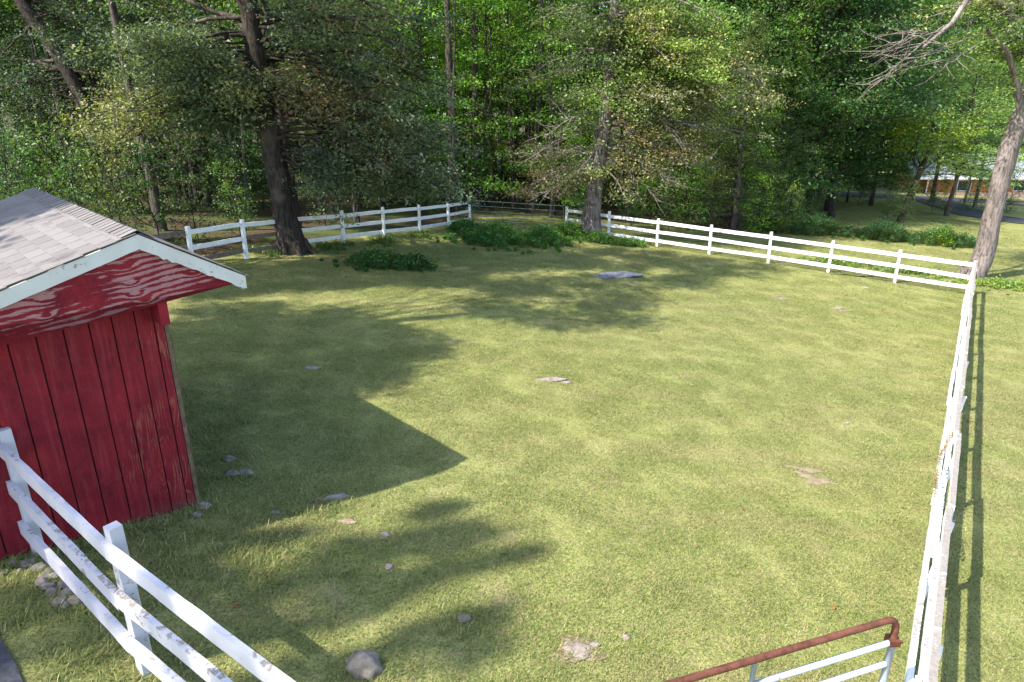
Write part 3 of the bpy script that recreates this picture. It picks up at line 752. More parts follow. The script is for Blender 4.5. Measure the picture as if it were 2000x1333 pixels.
weeds('weed_patch', [(-.7, 29.6, 1.9, 2.2, 260), (1.3, 29.9, 1.2, 1.6, 110), (2.7, 32.3, 1.2, .9, 60), (-2.2, 31.6, .9, .9, 50)], 'tall rank green weeds in front of the far steel gate', 'weed', .60, 45, 21, .7, 110, (.055, .14, .03))
weeds('weed_patch', [(-4.4, 22.3, 1.35, .8, 120), (-3.3, 22.2, .8, .5, 40)], 'dark green low weed mound on the left of the paddock before the oak', 'weed', .50, 55, 22, .7, 60, (.035, .10, .026))
weeds('weed_patch', [(4.0, 31.4, 1.4, .8, 70), (5.3, 30.6, .9, .5, 30)], 'green weeds round the foot of the tree by the back fence', 'weed', .36, 50, 23, .7, 60, (.075, .16, .035))
weeds('weed_patch', [(-8.6, 23.4, 1.4, 1.2, 40), (-6.8, 25.2, .9, 1.6, 40), (-5.2, 27.6, .8, 1.5, 40), (-4.0, 29.8, .6, 1.2, 30)], 'straggling grass under the back left fence', 'weed', .26, 60, 24, .6, 4, (.06, .14, .02))
weeds('ground_cover', [(19.5, 26.6, 2.6, 1.2, 170), (23.5, 25.0, 3.2, 1.2, 170), (14.6, 29.2, 2.4, 1.0, 120), (17, 28, 2, 1, 90), (27, 24.6, 3, 1.3, 110)], 'bright low leafy ground cover behind the right corner of the fence', 'cover', .22, 50, 25, .7, 26, (.14, .21, .055))
weeds('fern_bed', [(17.2, 38.2, 2.8, 1.3, 150), (20.4, 37.4, 2.6, 1.2, 150), (23.3, 36.6, 2.2, 1.1, 110), (14.5, 38.4, 1.6, 1.0, 60)], 'dark green fern bed on the lawn beyond the back right fence', 'weed', .85, 30, 26, 1.1, 70, (.04, .105, .035))
weeds('fern_bed', [(23.0, 36.3, .8, .6, 40)], 'bright yellow green ferns at the right end of the bed', 'cover', .8, 40, 27, .9, 44, (.20, .34, .03))

# ------------------------------------------------------------------ trees
def limb_path(r, p0, az, el, L, n=7, curve=.5, wig=.08):
    p = np.array(p0, float); out = [p.copy()]; a, e = az, el; st = L/(n-1)
    for i in range(n-1):
        e += curve/(n-1)+r.normal()*wig; a += r.normal()*wig*1.3
        p = p+st*np.array([math.cos(a)*math.cos(e), math.sin(a)*math.cos(e), math.sin(e)]); out.append(p.copy())
    return np.array(out)
def grow(r, path, radii, t0, n_limb, Lmax, shape, el=(.1, .7), curve=.3, sub=6, spray=20, spread=(.45, .45, .16), sub_len=.35, limb_r=.32, sub_r=.012, dead=False, azr=None):
    """trunk tube + limbs; returns trunk builder and leaf positions"""
    m = MB(); path = np.asarray(path, float); m.tube(path, radii, 10, False, .05, r); C = []
    cum = np.concatenate([[0], np.cumsum(np.linalg.norm(np.diff(path, axis=0), axis=1))]); tt = cum/cum[-1]
    for i in range(n_limb):
        t = t0+(1-t0)*((i+.5+r.normal()*.3)/n_limb); t = min(max(t, t0), .995)
        p0 = np.array([np.interp(t, tt, path[:, k]) for k in range(3)]); rad = np.interp(t, tt, radii)
        q = (t-t0)/(1-t0); L = Lmax*shape(q)*(.75+.5*r.random())
        az = i*2.4+r.normal()*.35 if azr is None else azr[0]+(azr[1]-azr[0])*r.random()
        e0 = el[0]+(el[1]-el[0])*q+r.normal()*.1
        lp = limb_path(r, p0, az, e0, L, 7, curve)
        lr = max(min(rad*.6, limb_r*(.3+.7*L/Lmax)*max(radii)*1.0), .02)
        m.tube(lp, np.linspace(lr, .012, 7), 6, False)
        for j in range(sub):
            f = .25+.75*(j+r.random()*.8)/sub; f = min(f, 1); k = f*6; i0 = min(int(k), 5); b0 = lp[i0]+(lp[i0+1]-lp[i0])*(k-i0)
            dv = lp[i0+1]-lp[i0]; a2 = math.atan2(dv[1], dv[0])+(1 if j % 2 else -1)*(.5+r.random()*.7)
            L2 = L*sub_len*(1.15-f*.6)*(.6+.8*r.random()); sp = limb_path(r, b0, a2, .15+r.normal()*.25, L2, 4, curve*.4, .16)
            m.tube(sp, np.linspace(sub_r*1.6, sub_r*.5, 4), 4, False)
            if spray:
                nn = int(spray*(.6+.8*r.random()))
                for pt, w_ in ((sp[1], .5), (sp[2], .8), (sp[3], 1.)):
                    C.append(pt+r.normal(size=(max(1, int(nn*w_)), 3))*np.array(spread)*(.75+.5*r.random()))
    return m, (np.concatenate(C) if C else np.zeros((0, 3)))
dome = lambda q: .35+.75*math.sin(math.pi*min(1, .18+.74*q))
cone = lambda q: 1.05-.95*q
flat = lambda q: .8+.3*q

PROTO = {}
def proto(key, H, base_r, t0, n_limb, Lmax, shape, leaf, bark, seed, **kw):
    r = np.random.default_rng(seed); n = 9; z = np.linspace(-.4, H, n); lean = r.normal(size=2)*.02
    path = np.stack([lean[0]*z+np.cumsum(r.normal(size=n))*.05, lean[1]*z+np.cumsum(r.normal(size=n))*.05, z], 1); path[:2, :2] *= .2
    rad = base_r*(1-np.linspace(0, 1, n)*.85); rad[0] *= 1.35; rad[1] *= 1.02
    aspect = kw.pop('aspect', .55); up = kw.pop('up', .9); droop = kw.pop('droop', 0)
    m, C = grow(r, path, rad, t0, n_limb, Lmax, shape, **kw)
    V = np.concatenate(m.v); Fq = np.concatenate([np.asarray(q).reshape(-1, 4) for q in m.q])
    PROTO[key] = (mesh_np('trunk', V, Fq, M[bark], True), leaf_mesh('crown', C, leaf, r, M['leaf'], up, aspect, droop) if len(C) else None)
for s_ in range(3): proto(('tall', s_), 21+s_, .24, .26, 30, 5.2, dome, .155, 'bark_dark', 100+s_, sub=7, spray=50, spread=(.44, .44, .17), el=(0., .9))
for s_ in range(2): proto(('high', s_), 22, .22, .55, 16, 4.2, dome, .155, 'bark', 110+s_, sub=6, spray=50, spread=(.44, .44, .17), el=(.2, .9))
for s_ in range(3): proto(('mid', s_), 8+s_, .085, .18, 22, 2.9, dome, .125, 'bark_dark', 120+s_, sub=5, spray=28, spread=(.34, .34, .09), el=(.0, .6), curve=.1)
for s_ in range(3): proto(('small', s_), 3.4, .03, .08, 14, 1.3, flat, .12, 'bark_dark', 130+s_, sub=4, spray=12, spread=(.22, .22, .09), el=(.3, .9), sub_r=.006)
for s_ in range(2): proto(('pole', s_), 19, .13, .6, 9, 2.2, dome, .18, 'bark', 140+s_, sub=4, spray=16, spread=(.4, .4, .15))
for s_ in range(2): proto(('cedar', s_), 11, .17, .08, 60, 2.9, cone, .17, 'bark', 150+s_, sub=6, spray=17, spread=(.20, .20, .12), el=(-.1, .5), curve=.35, aspect=.26, up=.5)
proto(('bare', 0), 13, .10, .25, 26, 2.6, dome, .1, 'dead', 160, sub=5, spray=0, el=(-.2, .5), sub_r=.009)

def tree(key, x, y, col, label, group=None, rz=0., sc=1., name='forest_tree', cat='tree', lean=0.):
    tr, cr = PROTO[key]
    t = thing(name, label, cat, (x, y, gz(x, y)), rz, group); t.scale = (sc, sc, sc); t.rotation_euler = (lean, 0, rz)
    link('trunk', tr, t)
    if cr is not None:
        c = link('crown', cr, t); c.color = (*col, 1)
    return t
GREENS = dict(dark=(.045, .090, .030), mid=(.070, .140, .035), bright=(.12, .23, .035), lime=(.18, .30, .04), olive=(.10, .12, .05), grey=(.09, .115, .065), blue=(.045, .105, .05), brown=(.19, .13, .06), pale=(.14, .19, .07))
R_ = random.Random(7)
placed = []
def free(x, y, d):
    for a, b in placed:
        if (a-x)**2+(b-y)**2 < d*d: return False
    placed.append((x, y)); return True
def vary(c, a=.18): return tuple(max(0, v*(1+R_.uniform(-a, a))) for v in c)
def sx(px, Y): return float(at(px, 400, Y)[0])
# zone limits: woods beyond the left fence and the gate; open lawn on the right
def zone(x, y):
    px = 1000+F_PX*x/(y*.97+2)
    return px
LBL = {'l': ('tall woodland tree in the dense dark woods behind the left fence', 'tall trees of the woods'),
       'c': ('tall woodland tree standing in the woods beyond the steel gate', 'tall trees of the woods'),
       'r': ('tall tree of the wooded edge behind the back right fence', 'tall trees of the woods'),
       'f': ('large leafy tree on the far side near the road and house', 'tall trees of the woods')}
WORDS = dict(dark='dark green', mid='mid green', bright='fresh green', lime='yellow green', olive='olive', grey='grey green', blue='bluish green', brown='browning', pale='pale green')
def describe(kind, c, y, z):
    k_ = dict(tall='tall tree', high='long bare-trunked tree', pole='thin pole-like tree', mid='slender understory tree', small='low shrub')[kind]
    d_ = 'edging' if y < 38 else 'just inside' if y < 46 else 'midway into' if y < 60 else 'deep in'
    spots = ((-9999, 'off the left edge'), (0, 'at the far left'), (130, 'above the shed ridge'), (290, 'right of the shed ridge'), (400, 'left of the big oak'), (520, 'behind the big oak'), (640, 'right of the big oak'), (760, 'left of the gate'),
             (900, 'behind the steel gate'), (1010, 'above the gate'), (1110, 'behind the browning oak'), (1230, 'right of the browning oak'), (1330, 'left of the cedars'), (1420, 'behind the cedars'), (1540, 'behind the dark maples'), (1700, 'by the far road'))
    where = [n_ for a_, n_ in spots if px >= a_][-1]
    return '%s with %s leaves %s woods %s' % (k_, WORDS[c], d_, where)
# trunks that the photo shows one by one
def put(key, px, Y, col, label, sc=1., rz=0., name='woodland_tree', group=None, lean=0.):
    x = (px-1000)/F_PX*(Y*math.cos(PITCH)+5*math.sin(PITCH)); placed.append((x, Y))
    return tree(key, x, Y, col, label, group, rz, sc, name, 'tree', lean)
for px, Y, k_, sc_, c, lb in ((270, 33.5, 'pole', .85, 'mid', 'thin pale upright trunk just right of the shed ridge'), (318, 36, 'high', .95, 'grey', 'dark trunk left of the pale thin one, above the shed roof'), (348, 34.5, 'high', .8, 'dark', 'dark crooked trunk between the shed ridge and the big oak'),
                       (386, 39, 'high', 1.0, 'grey', 'straight dark trunk paired with a pale one left of the big oak'), (408, 38, 'pole', 1.15, 'mid', 'pale straight trunk paired with a dark one left of the big oak'), (447, 42, 'high', 1.0, 'dark', 'dark trunk right behind the big oak on its left'),
                       (742, 42, 'high', 1.0, 'lime', 'dark trunk rising behind the third bay of the back left fence'), (884, 40.5, 'high', 1.15, 'bright', 'thickest dark trunk beyond the left post of the steel gate'), (932, 43, 'high', 1.0, 'lime', 'straight dark trunk beyond the left half of the steel gate'), (948, 46, 'pole', 1.3, 'bright', 'pale thin trunk crossing the straight dark one beyond the gate'),
                       (985, 49, 'high', 1.0, 'lime', 'dark trunk deeper in the woods above the middle of the gate'), (1045, 44, 'high', 1.1, 'bright', 'tall dark trunk beyond the right half of the steel gate'), (1082, 41, 'pole', 1.2, 'mid', 'thin dark trunk just left of the browning oak'), (1232, 42, 'high', 1.0, 'mid', 'dark trunk close on the right of the browning oak'), (1262, 45, 'pole', 1.2, 'blue', 'second dark trunk right of the browning oak'),
                       (30, 38, 'high', 1.1, 'dark', 'dark trunk at the far left edge of the photo'), (105, 41, 'pole', 1.1, 'mid', 'thin pale trunk above the left of the shed roof'), (150, 38, 'high', 1.0, 'dark', 'dark trunk behind the thick leaning one')):
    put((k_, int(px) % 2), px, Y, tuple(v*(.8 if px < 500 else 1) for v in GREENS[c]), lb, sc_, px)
for i, (px, Y, c) in enumerate([(610, 47, 'bright'), (680, 52, 'lime'), (735, 56, 'lime'), (790, 50, 'lime'), (840, 58, 'bright'), (880, 64, 'lime'), (925, 55, 'lime'), (965, 60, 'lime'), (1010, 54, 'bright'), (1055, 62, 'lime'), (1100, 56, 'mid'), (1150, 60, 'bright'), (1215, 55, 'mid'), (1270, 60, 'blue'), (1330, 54, 'bright'), (570, 60, 'lime'), (480, 56, 'lime'), (400, 60, 'mid'), (320, 56, 'lime'), (230, 58, 'mid'), (140, 54, 'bright'), (50, 58, 'mid')]):
    z = 'l' if px < 830 else 'c'
    put(('tall', i % 3), px, Y, vary(GREENS[c], .12), describe('tall', c, Y, z), .95+.25*R_.random(), i*1.7, 'forest_tree', LBL[z][1])
for i, (px, Y, c) in enumerate([(830, 43, 'lime'), (905, 47, 'lime'), (960, 41, 'bright'), (1010, 46, 'lime'), (760, 45, 'bright'), (700, 41, 'lime'), (880, 52, 'lime'), (1100, 47, 'bright'), (1290, 43, 'bright'), (1340, 42, 'lime')]):
    put(('mid', i % 3), px, Y, vary(GREENS[c], .12), describe('mid', c, Y, 'l' if px < 830 else 'c'), 1.15+.3*R_.random(), i*2.1, 'understory_tree', 'understory trees in the woods')
for i in range(34):
    px = R_.uniform(20, 1330); Y = R_.uniform(34, 46) if px < 850 else R_.uniform(38, 50)
    if 500 < px < 620 or 1120 < px < 1230: continue
    put(('pole', i % 2), px, Y, vary(GREENS[R_.choice(['mid', 'bright'])], .1), describe('pole', 'mid', Y, 'l' if px < 830 else 'c').replace(' with mid green leaves', ''), R_.uniform(.6, 1.1), i*2.3, 'forest_tree', 'thin bare poles among the trees', R_.uniform(-.06, .06))
for tries in range(6000):
    if len(placed) > 204: break
    y = R_.uniform(27, 88); x = R_.uniform(-.85*y-6, .85*y+6)
    px = zone(x, y)
    if -.90*x+.43*y < 20.2 and .28*x+.96*y < 40.5: continue
    if px > 1330 and y < 46: continue
    if px < 330 and y < 36: continue
    if px > 1540 and y < 72: continue
    if 1730 < px < 2040 and y < 92: continue
    if not free(x, y, 3.4 if y < 60 else 4.2): continue
    z = 'l' if px < 830 else 'c' if px < 1330 else 'r' if px < 1540 else 'f'
    kind = R_.choices(['tall', 'high', 'pole'], (5, 3, 4))[0] if y < 58 else 'tall'
    s_ = R_.randrange(3 if kind == 'tall' else 2)
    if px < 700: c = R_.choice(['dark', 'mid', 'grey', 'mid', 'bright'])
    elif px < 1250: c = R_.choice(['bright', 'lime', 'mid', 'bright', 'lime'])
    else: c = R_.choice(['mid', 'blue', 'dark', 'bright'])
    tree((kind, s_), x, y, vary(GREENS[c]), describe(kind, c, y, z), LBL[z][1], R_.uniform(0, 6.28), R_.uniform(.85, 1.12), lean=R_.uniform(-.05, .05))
n = 0
for tries in range(4000):
    if n > 74: break
    y = R_.uniform(24, 66); x = R_.uniform(-.85*y-4, .5*y); px = zone(x, y)
    if -.90*x+.43*y < 19.5 and .28*x+.96*y < 39.5: continue
    if px > 1480: continue
    if not free(x, y, 1.5): continue
    n += 1; c = R_.choice(['bright', 'lime', 'mid', 'bright'] if px > 830 else ['mid', 'grey', 'dark', 'mid', 'olive'])
    if px < 600 and y < 29 or px < 330 and y < 35: continue
    tree(('mid', R_.randrange(3)), x, y, vary(GREENS[c]), describe('mid', c, y, 'l' if px < 830 else 'c' if px < 1330 else 'r'), 'understory trees in the woods', R_.uniform(0, 6.28), R_.uniform(.6, 1.05), 'understory_tree')
n = 0
for tries in range(6000):
    if n > 120: break
    y = R_.uniform(19, 62); x = R_.uniform(-.85*y-3, .42*y); px = zone(x, y)
    if -.90*x+.43*y < 19.2 and .28*x+.96*y < 38.6: continue
    if px > 1560: continue
    if not free(x, y, 1.0): continue
    if px < 830 and R_.random() < .15: continue
    n += 1; c = R_.choice(['mid', 'bright', 'dark', 'lime', 'olive'] if px > 830 else ['dark', 'grey', 'dark', 'mid', 'olive'])
    tree(('small', R_.randrange(3)), x, y, vary(GREENS[c]), describe('small', c, y, 'l' if px < 830 else 'c' if px < 1330 else 'r'), 'undergrowth shrubs at the edge of the woods', R_.uniform(0, 6.28), R_.uniform(.55, 1.15), 'shrub', 'shrub')

# ------------------------------------------------------------------ individual trees of the edge
def finish(m, crowns, root, bark, leaf, r, aspect=.55, up=.9):
    V = np.concatenate(m.v)-np.array(root.location); Fq = np.concatenate([np.asarray(q).reshape(-1, 4) for q in m.q])
    link('trunk', mesh_np('trunk', V, Fq, M[bark], True), root)
    for col, C in crowns:
        if not len(C): continue
        c = link('crown', leaf_mesh('crown', np.concatenate(C)-np.array(root.location), leaf, r, M['leaf'], up, aspect), root); c.color = (*col, 1)
def bough(m, r, p0, p1, rad, C=None, sub=7, spray=26, spread=(.30, .30, .11), sl=1.3, tw=.010, sag=.6):
    p0, p1 = np.asarray(p0, float), np.asarray(p1, float); L = np.linalg.norm(p1-p0); t = np.linspace(0, 1, 8)[:, None]
    P = p0+(p1-p0)*t; P[:, 2] += (np.sin(t[:, 0]*math.pi)*L*.10*sag); P[1:-1] += r.normal(size=(6, 3))*L*.018
    m.tube(P, np.linspace(rad, .014, 8), 6, False, .04, r)
    for j in range(sub):
        f = .35+.65*(j+r.random())/sub; k = min(f*7, 6.99); i = int(k); b = P[i]+(P[i+1]-P[i])*(k-i); dv = P[i+1]-P[i]
        az = math.atan2(dv[1], dv[0])+(1 if j % 2 else -1)*(.4+r.random()*.8)
        sp = limb_path(r, b, az, -.05+r.normal()*.3, sl*(1.2-f*.5)*(.6+.7*r.random()), 5, -.1, .16); m.tube(sp, np.linspace(tw*1.5, tw*.4, 5), 4, False)
        if C is not None:
            for pt, w_ in ((sp[1], .5), (sp[2], .8), (sp[3], 1.), (sp[4], 1.)):
                C.append(pt+r.normal(size=(max(1, int(spray*w_*(.5+r.random()))), 3))*np.array(spread))
def along(path, z):
    zz = [p[2] for p in path]; return np.array([np.interp(z, zz, [p[k] for p in path]) for k in range(3)])

def hero(px_path, Y, top, radii, label, zones, leaf, bark, seed, base, extra=(), dead=(), above=None, spray=26):
    """px_path: trunk line through the photo at distance Y; zones: (px0,px1,py0,py1,dy0,dy1,count,colour)"""
    r = np.random.default_rng(seed)
    path = [np.array([base[0], base[1], gz(*base)-.3])]+[at(px, py, Y) for px, py in px_path]+[np.array(p) for p in top]
    rr = np.interp(np.linspace(0, 1, len(path)), np.linspace(0, 1, len(radii)), radii)
    P2 = []; R2 = []
    for i in range(len(path)-1):
        for t in np.linspace(0, 1, 5)[:-1]: P2.append(path[i]*(1-t)+path[i+1]*t); R2.append(rr[i]*(1-t)+rr[i+1]*t)
    P2.append(path[-1]); R2.append(rr[-1]); P2 = np.array(P2); P2[2:-1, :2] += r.normal(size=(len(P2)-3, 2))*.018
    for _ in range(2): P2[1:-1] = P2[1:-1]*.5+(P2[:-2]+P2[2:])*.25
    m = MB(); m.tube(P2, R2, 18, False, .045, r)
    for a in range(6):                         # root flare
        an = a*1.05+r.random()*.4; d = np.array([math.cos(an), math.sin(an), 0]); g = path[0]+[0, 0, .3]
        m.tube([g+[0, 0, .45]+d*R2[1]*.66, g+[0, 0, .14]+d*R2[0]*.92, g+d*R2[0]*1.35-[0, 0, .08]], [R2[0]*.28, R2[0]*.24, R2[0]*.1], 6, False, .05, r)
    root = thing('oak_tree', label, 'tree', (base[0], base[1], gz(*base)))
    crowns = []
    for (x0, x1, y0, y1, d0, d1, n, col, dens) in zones:
        C = []
        for _ in range(n):
            yy = Y+d0+(d1-d0)*r.random(); tg = at(x0+(x1-x0)*r.random(), y0+(y1-y0)*r.random(), yy)
            dist = math.hypot(tg[0]-P2[0][0], tg[1]-P2[0][1]); src = along(P2, max(tg[2]+dist*(-.05+.5*r.random()), path[1][2]+2.2))
            bough(m, r, src, tg, .02+.011*dist, C, spray=int(spray*dens))
        crowns.append((col, C))
    if above:
        n, R0, z0, z1, col = above; C = []
        for i in range(n):
            z = z0+(z1-z0)*r.random(); a = r.random()*6.28; q = R0*math.sqrt(r.random())*(1.1-.5*(z-z0)/(z1-z0)); s_ = along(P2, z-q*.35)
            bough(m, r, s_, np.array([s_[0]+q*math.cos(a), s_[1]+q*math.sin(a), z]), .03+.012*q, C, spray=spray)
        crowns.append((col, C))
    for (A_, B_, rad, n) in dead:              # leafless limbs
        pA, pB = at(*A_), at(*B_); bough(m, r, pA, pB, rad, None, sub=n, sl=1.5, tw=.012, sag=.5)
    for pts, rad in extra:
        P3 = np.array([at(*p) for p in pts]); m.tube(P3, np.linspace(rad[0], rad[1], len(P3)), 10, False, .04, r)
    finish(m, crowns, root, bark, leaf, r)
    return root

G = dict(greyoak=(.105, .135, .090), oakdark=(.060, .092, .055), brown=(.15, .12, .075), rust=(.20, .155, .085), tan=(.17, .175, .085), mixg=(.11, .15, .065), greenlit=(.14, .21, .06))
hero([(556, 430), (543, 340), (530, 270), (518, 220), (505, 140), (494, 70), (484, 0)], 23.7, [(-9.9, 23.4, 10.5), (-10.4, 23.2, 14), (-10.3, 23.0, 18)], [.55, .40, .37, .34, .32, .30, .28, .25, .2, .12, .04],
     'big dark oak leaning left inside the back left fence', [
      (600, 900, 40, 250, -2.5, 3, 19, G['greyoak'], .75), (640, 915, 240, 402, -2, 3, 31, G['greyoak'], .75), (600, 820, 120, 340, -2.5, 1, 10, G['brown'], .5),
      (210, 420, 60, 200, -3.5, 1, 16, G['greyoak'], .8), (330, 430, 150, 260, -3, 0, 6, G['oakdark'], .8), (455, 500, 165, 200, -3.0, -2.5, 2, G['tan'], .5), (160, 260, 220, 290, -2, 0, 6, G['tan'], .7)],
     .115, 'bark_dark', 31, (-7.66, 23.64), above=(20, 7.5, 8.5, 17, G['greyoak']), spray=40)
hero([(1156, 410), (1163, 360), (1172, 300), (1183, 230), (1191, 150), (1196, 80), (1200, 0)], 32.4, [(5.1, 32.3, 13), (5.3, 32.2, 17), (5.2, 32.0, 20)], [.56, .40, .36, .33, .31, .28, .25, .22, .18, .1, .04],
     'oak with browning leaves standing against the back fence beside the steel gate', [
      (985, 1150, 290, 395, -2.5, 1.5, 9, G['brown'], .35), (1200, 1330, 250, 400, -2.5, 2, 10, G['tan'], .45), (1270, 1360, 270, 330, -2.5, 0, 4, G['rust'], .5),
      (1010, 1160, 20, 280, -1.5, 3, 14, G['mixg'], .5), (1150, 1250, -20, 120, -2, -.5, 7, G['mixg'], .55), (1150, 1240, 170, 260, -2, -1, 4, G['greenlit'], .4), (1040, 1150, 300, 400, -2.5, 0, 5, G['mixg'], .45), (1230, 1420, 20, 200, -3, 1.5, 28, G['greenlit'], .8), (1240, 1420, 0, 210, -3.5, 0, 14, G['tan'], .6), (1320, 1540, 130, 280, -2, 2, 18, G['tan'], .6), (1220, 1420, 180, 330, -2, 2, 14, G['mixg'], .6)],
     .12, 'bark_pale', 32, (3.75, 32.45), above=(30, 6.5, 12, 20, G['mixg']), spray=36,
     dead=[((1180, 250, 32.4), (1010, 325, 30), .03, 12), ((1170, 290, 32.4), (1330, 360, 30), .028, 14), ((1185, 210, 32.4), (1060, 270, 30), .025, 10),
           ((1190, 150, 32.4), (1340, 290, 30), .03, 12), ((1165, 330, 32.4), (1060, 385, 30), .022, 10), ((1175, 300, 32.4), (1290, 395, 30.5), .024, 12), ((1170, 310, 32.4), (1400, 330, 31), .028, 14)])
hero([(262, 420), (240, 340), (205, 280), (170, 215), (130, 130), (95, 75), (50, 20), (20, -30)], 33, [(-25.5, 33, 13), (-26.5, 33, 17)], [.50, .42, .40, .38, .36, .34, .30, .26, .2, .1, .05],
     'thick dark trunk leaning hard to the left behind the shed roof', [
      (120, 330, 20, 160, .3, 3, 16, G['oakdark'], .8), (40, 200, 30, 230, -2.5, -1, 4, G['oakdark'], .7), (230, 360, 120, 280, -2, 1, 12, G['greyoak'], .8), (-60, 90, 120, 330, -2, 2, 20, G['oakdark'], .7)],
     .12, 'bark_dark', 33, (-18.3, 33.1), above=(22, 7, 11, 17, G['oakdark']), spray=34)
hero([(1925, 490), (1936, 430), (1950, 370), (1962, 320), (1974, 280), (1993, 230), (2008, 180), (2022, 100), (2040, 20)], 27.6, [(24.2, 27.4, 12), (24.8, 27.2, 16)], [.46, .37, .34, .33, .34, .33, .28, .24, .2, .16, .1, .04],
     'furrowed pale tree leaning right just outside the far right corner of the fence', [
      (1880, 2060, 0, 140, -2, 2.5, 22, (.10, .16, .045), .6), (1960, 2080, 90, 230, -1, 3, 8, (.11, .17, .05), .5), (1800, 1960, -60, 40, -2, 3, 10, (.14, .17, .06), .5)],
     .13, 'bark_pale', 34, (19.05, 27.6), above=(26, 6, 10, 16, (.10, .15, .04)), spray=22,
     extra=[([(1990, 245, 27.6), (1992, 205, 27.5), (1984, 150, 27.3), (1970, 110, 27), (1950, 80, 26.7), (1928, 60, 26.5)], (.15, .07)), ([(2022, 100, 27.6), (1960, 10, 27), (1900, -20, 26.5), (1885, 5, 26), (1860, 45, 25.6), (1830, 70, 25.3), (1800, 95, 25)], (.14, .045))],
     dead=[((1860, 45, 25.6), (1730, 150, 24.5), .02, 13), ((1845, 60, 25.4), (1720, 105, 24.6), .018, 12), ((1880, 80, 25.8), (1705, 168, 24.8), .02, 11), ((1905, 90, 26.2), (1840, 140, 25.5), .03, 9), ((1830, 70, 25.3), (1760, 60, 25), .02, 10)])

# ------------------------------------------------------------------ trees of the right-hand background
proto(('broad', 0), 18, .30, .14, 52, 6.0, dome, .19, 'bark_dark', 201, sub=8, spray=34, spread=(.5, .5, .2), el=(-.05, .9))
proto(('broad', 1), 19, .28, .12, 52, 5.6, dome, .19, 'bark_dark', 202, sub=8, spray=34, spread=(.5, .5, .2), el=(-.05, .9))
proto(('feathery', 0), 11, .16, .28, 64, 4.0, dome, .20, 'bark', 203, sub=7, spray=30, spread=(.42, .42, .10), el=(.05, .8), aspect=.22, up=1.6, curve=-.1)
put(('cedar', 0), 1440, 38.6, (.075, .115, .035), 'olive green cedar with drooping feathery boughs close behind the back right fence', 1.0, .3, 'cedar_tree')
put(('cedar', 1), 1522, 42.5, (.06, .11, .03), 'smaller green cedar half hidden behind the olive one', .92, 1.3, 'cedar_tree')
put(('cedar', 0), 1368, 41.5, (.08, .10, .045), 'dull cedar on the left of the olive one, hung with brown twigs', .72, 2.3, 'cedar_tree')
put(('broad', 0), 1560, 47, (.05, .11, .03), 'dense dark green maple rising behind the cedars', 1.1, .2)
put(('broad', 1), 1632, 51, (.04, .095, .03), 'widest dark maple overhanging the shaded lawn and fern bed', 1.12, 1.9)
put(('broad', 0), 1715, 57, (.055, .12, .03), 'dark maple with yellowing lower leaves left of the feathery tree', .58, 3.6, lean=-.05)
put(('broad', 1), 1498, 44.5, (.06, .12, .035), 'dark low-branched tree between the cedars and the widest maple', .85, 4.4)
put(('broad', 0), 1590, 56, (.05, .11, .035), 'shadowy low-branched tree deep between the dark maples', .9, 5.1)
for i, (px, Y, c, sc_) in enumerate([(1560, 50, 'dark', 1.0), (1610, 55, 'blue', 1.0), (1668, 59, 'dark', 1.1), (1720, 62, 'mid', 1.1), (1640, 62, 'mid', 1.1), (1500, 60, 'mid', 1.2), (1420, 66, 'bright', 1.3), (1470, 72, 'mid', 1.3), (1540, 75, 'dark', 1.3), (1600, 74, 'mid', 1.3), (1660, 76, 'bright', 1.3), (1715, 75, 'mid', 1.2), (1755, 78, 'dark', 1.3), (1560, 82, 'mid', 1.4)]):
    put(('mid', i % 3), px, Y, vary(GREENS[c], .12), '%s low tree %s' % (WORDS[c], 'under the dark maples left of the driveway' if Y < 63 else 'on the verge beyond the far road, left of the house'), sc_, i*1.9, 'low_tree', 'low trees round the far road')
put(('tall', 0), 1490, 44.5, (.075, .15, .03), 'bright green tall tree directly above the olive cedar', 1.0, .7)
put(('tall', 1), 1400, 46, (.08, .14, .035), 'tall tree left of the cedars with pale green upper leaves', 1.05, 2.7)
put(('feathery', 0), 1868, 52, (.21, .31, .12), 'pale feathery light green tree in front of the far house', 1.02, .4, 'feathery_tree')
put(('feathery', 0), 1925, 58, (.18, .28, .10), 'second feathery tree partly behind the leaning pale trunk', .95, 2.4, 'feathery_tree')
for i, (px, Y, s_, c) in enumerate([(1600, 78, 1.2, 'dark'), (1690, 84, 1.25, 'mid'), (1760, 88, 1.3, 'dark'), (1830, 90, 1.35, 'mid'), (1900, 88, 1.3, 'blue'), (1960, 92, 1.4, 'dark'), (2030, 88, 1.3, 'mid'), (1870, 98, 1.5, 'dark'), (1790, 99, 1.4, 'mid'), (1940, 101, 1.5, 'mid'), (2060, 99, 1.5, 'dark'), (2090, 80, 1.2, 'mid')]):
    put(('broad' if i % 2 else 'tall', i % 2), px, Y, vary(GREENS[c]), 'tall dark tree closing the view behind the far house and road', s_, i*1.1, 'backdrop_tree', 'trees behind the far house')
put(('high', 0), 1838, 63, (.06, .12, .03), 'thin dark trunk left of the orange wall in front of the far house', .8, 1., 'slender_tree')
put(('pole', 0), 1878, 66, (.06, .12, .03), 'thin pole-like tree crossing the middle of the orange wall', .8, 1., 'slender_tree')
put(('pole', 1), 1800, 64, (.06, .12, .03), 'thin trunk at the left corner of the far house', .8, 2., 'slender_tree')
put(('pole', 1), 1905, 64.5, (.06, .12, .03), 'thin trunk near the right end of the orange wall', .8, 2., 'slender_tree')
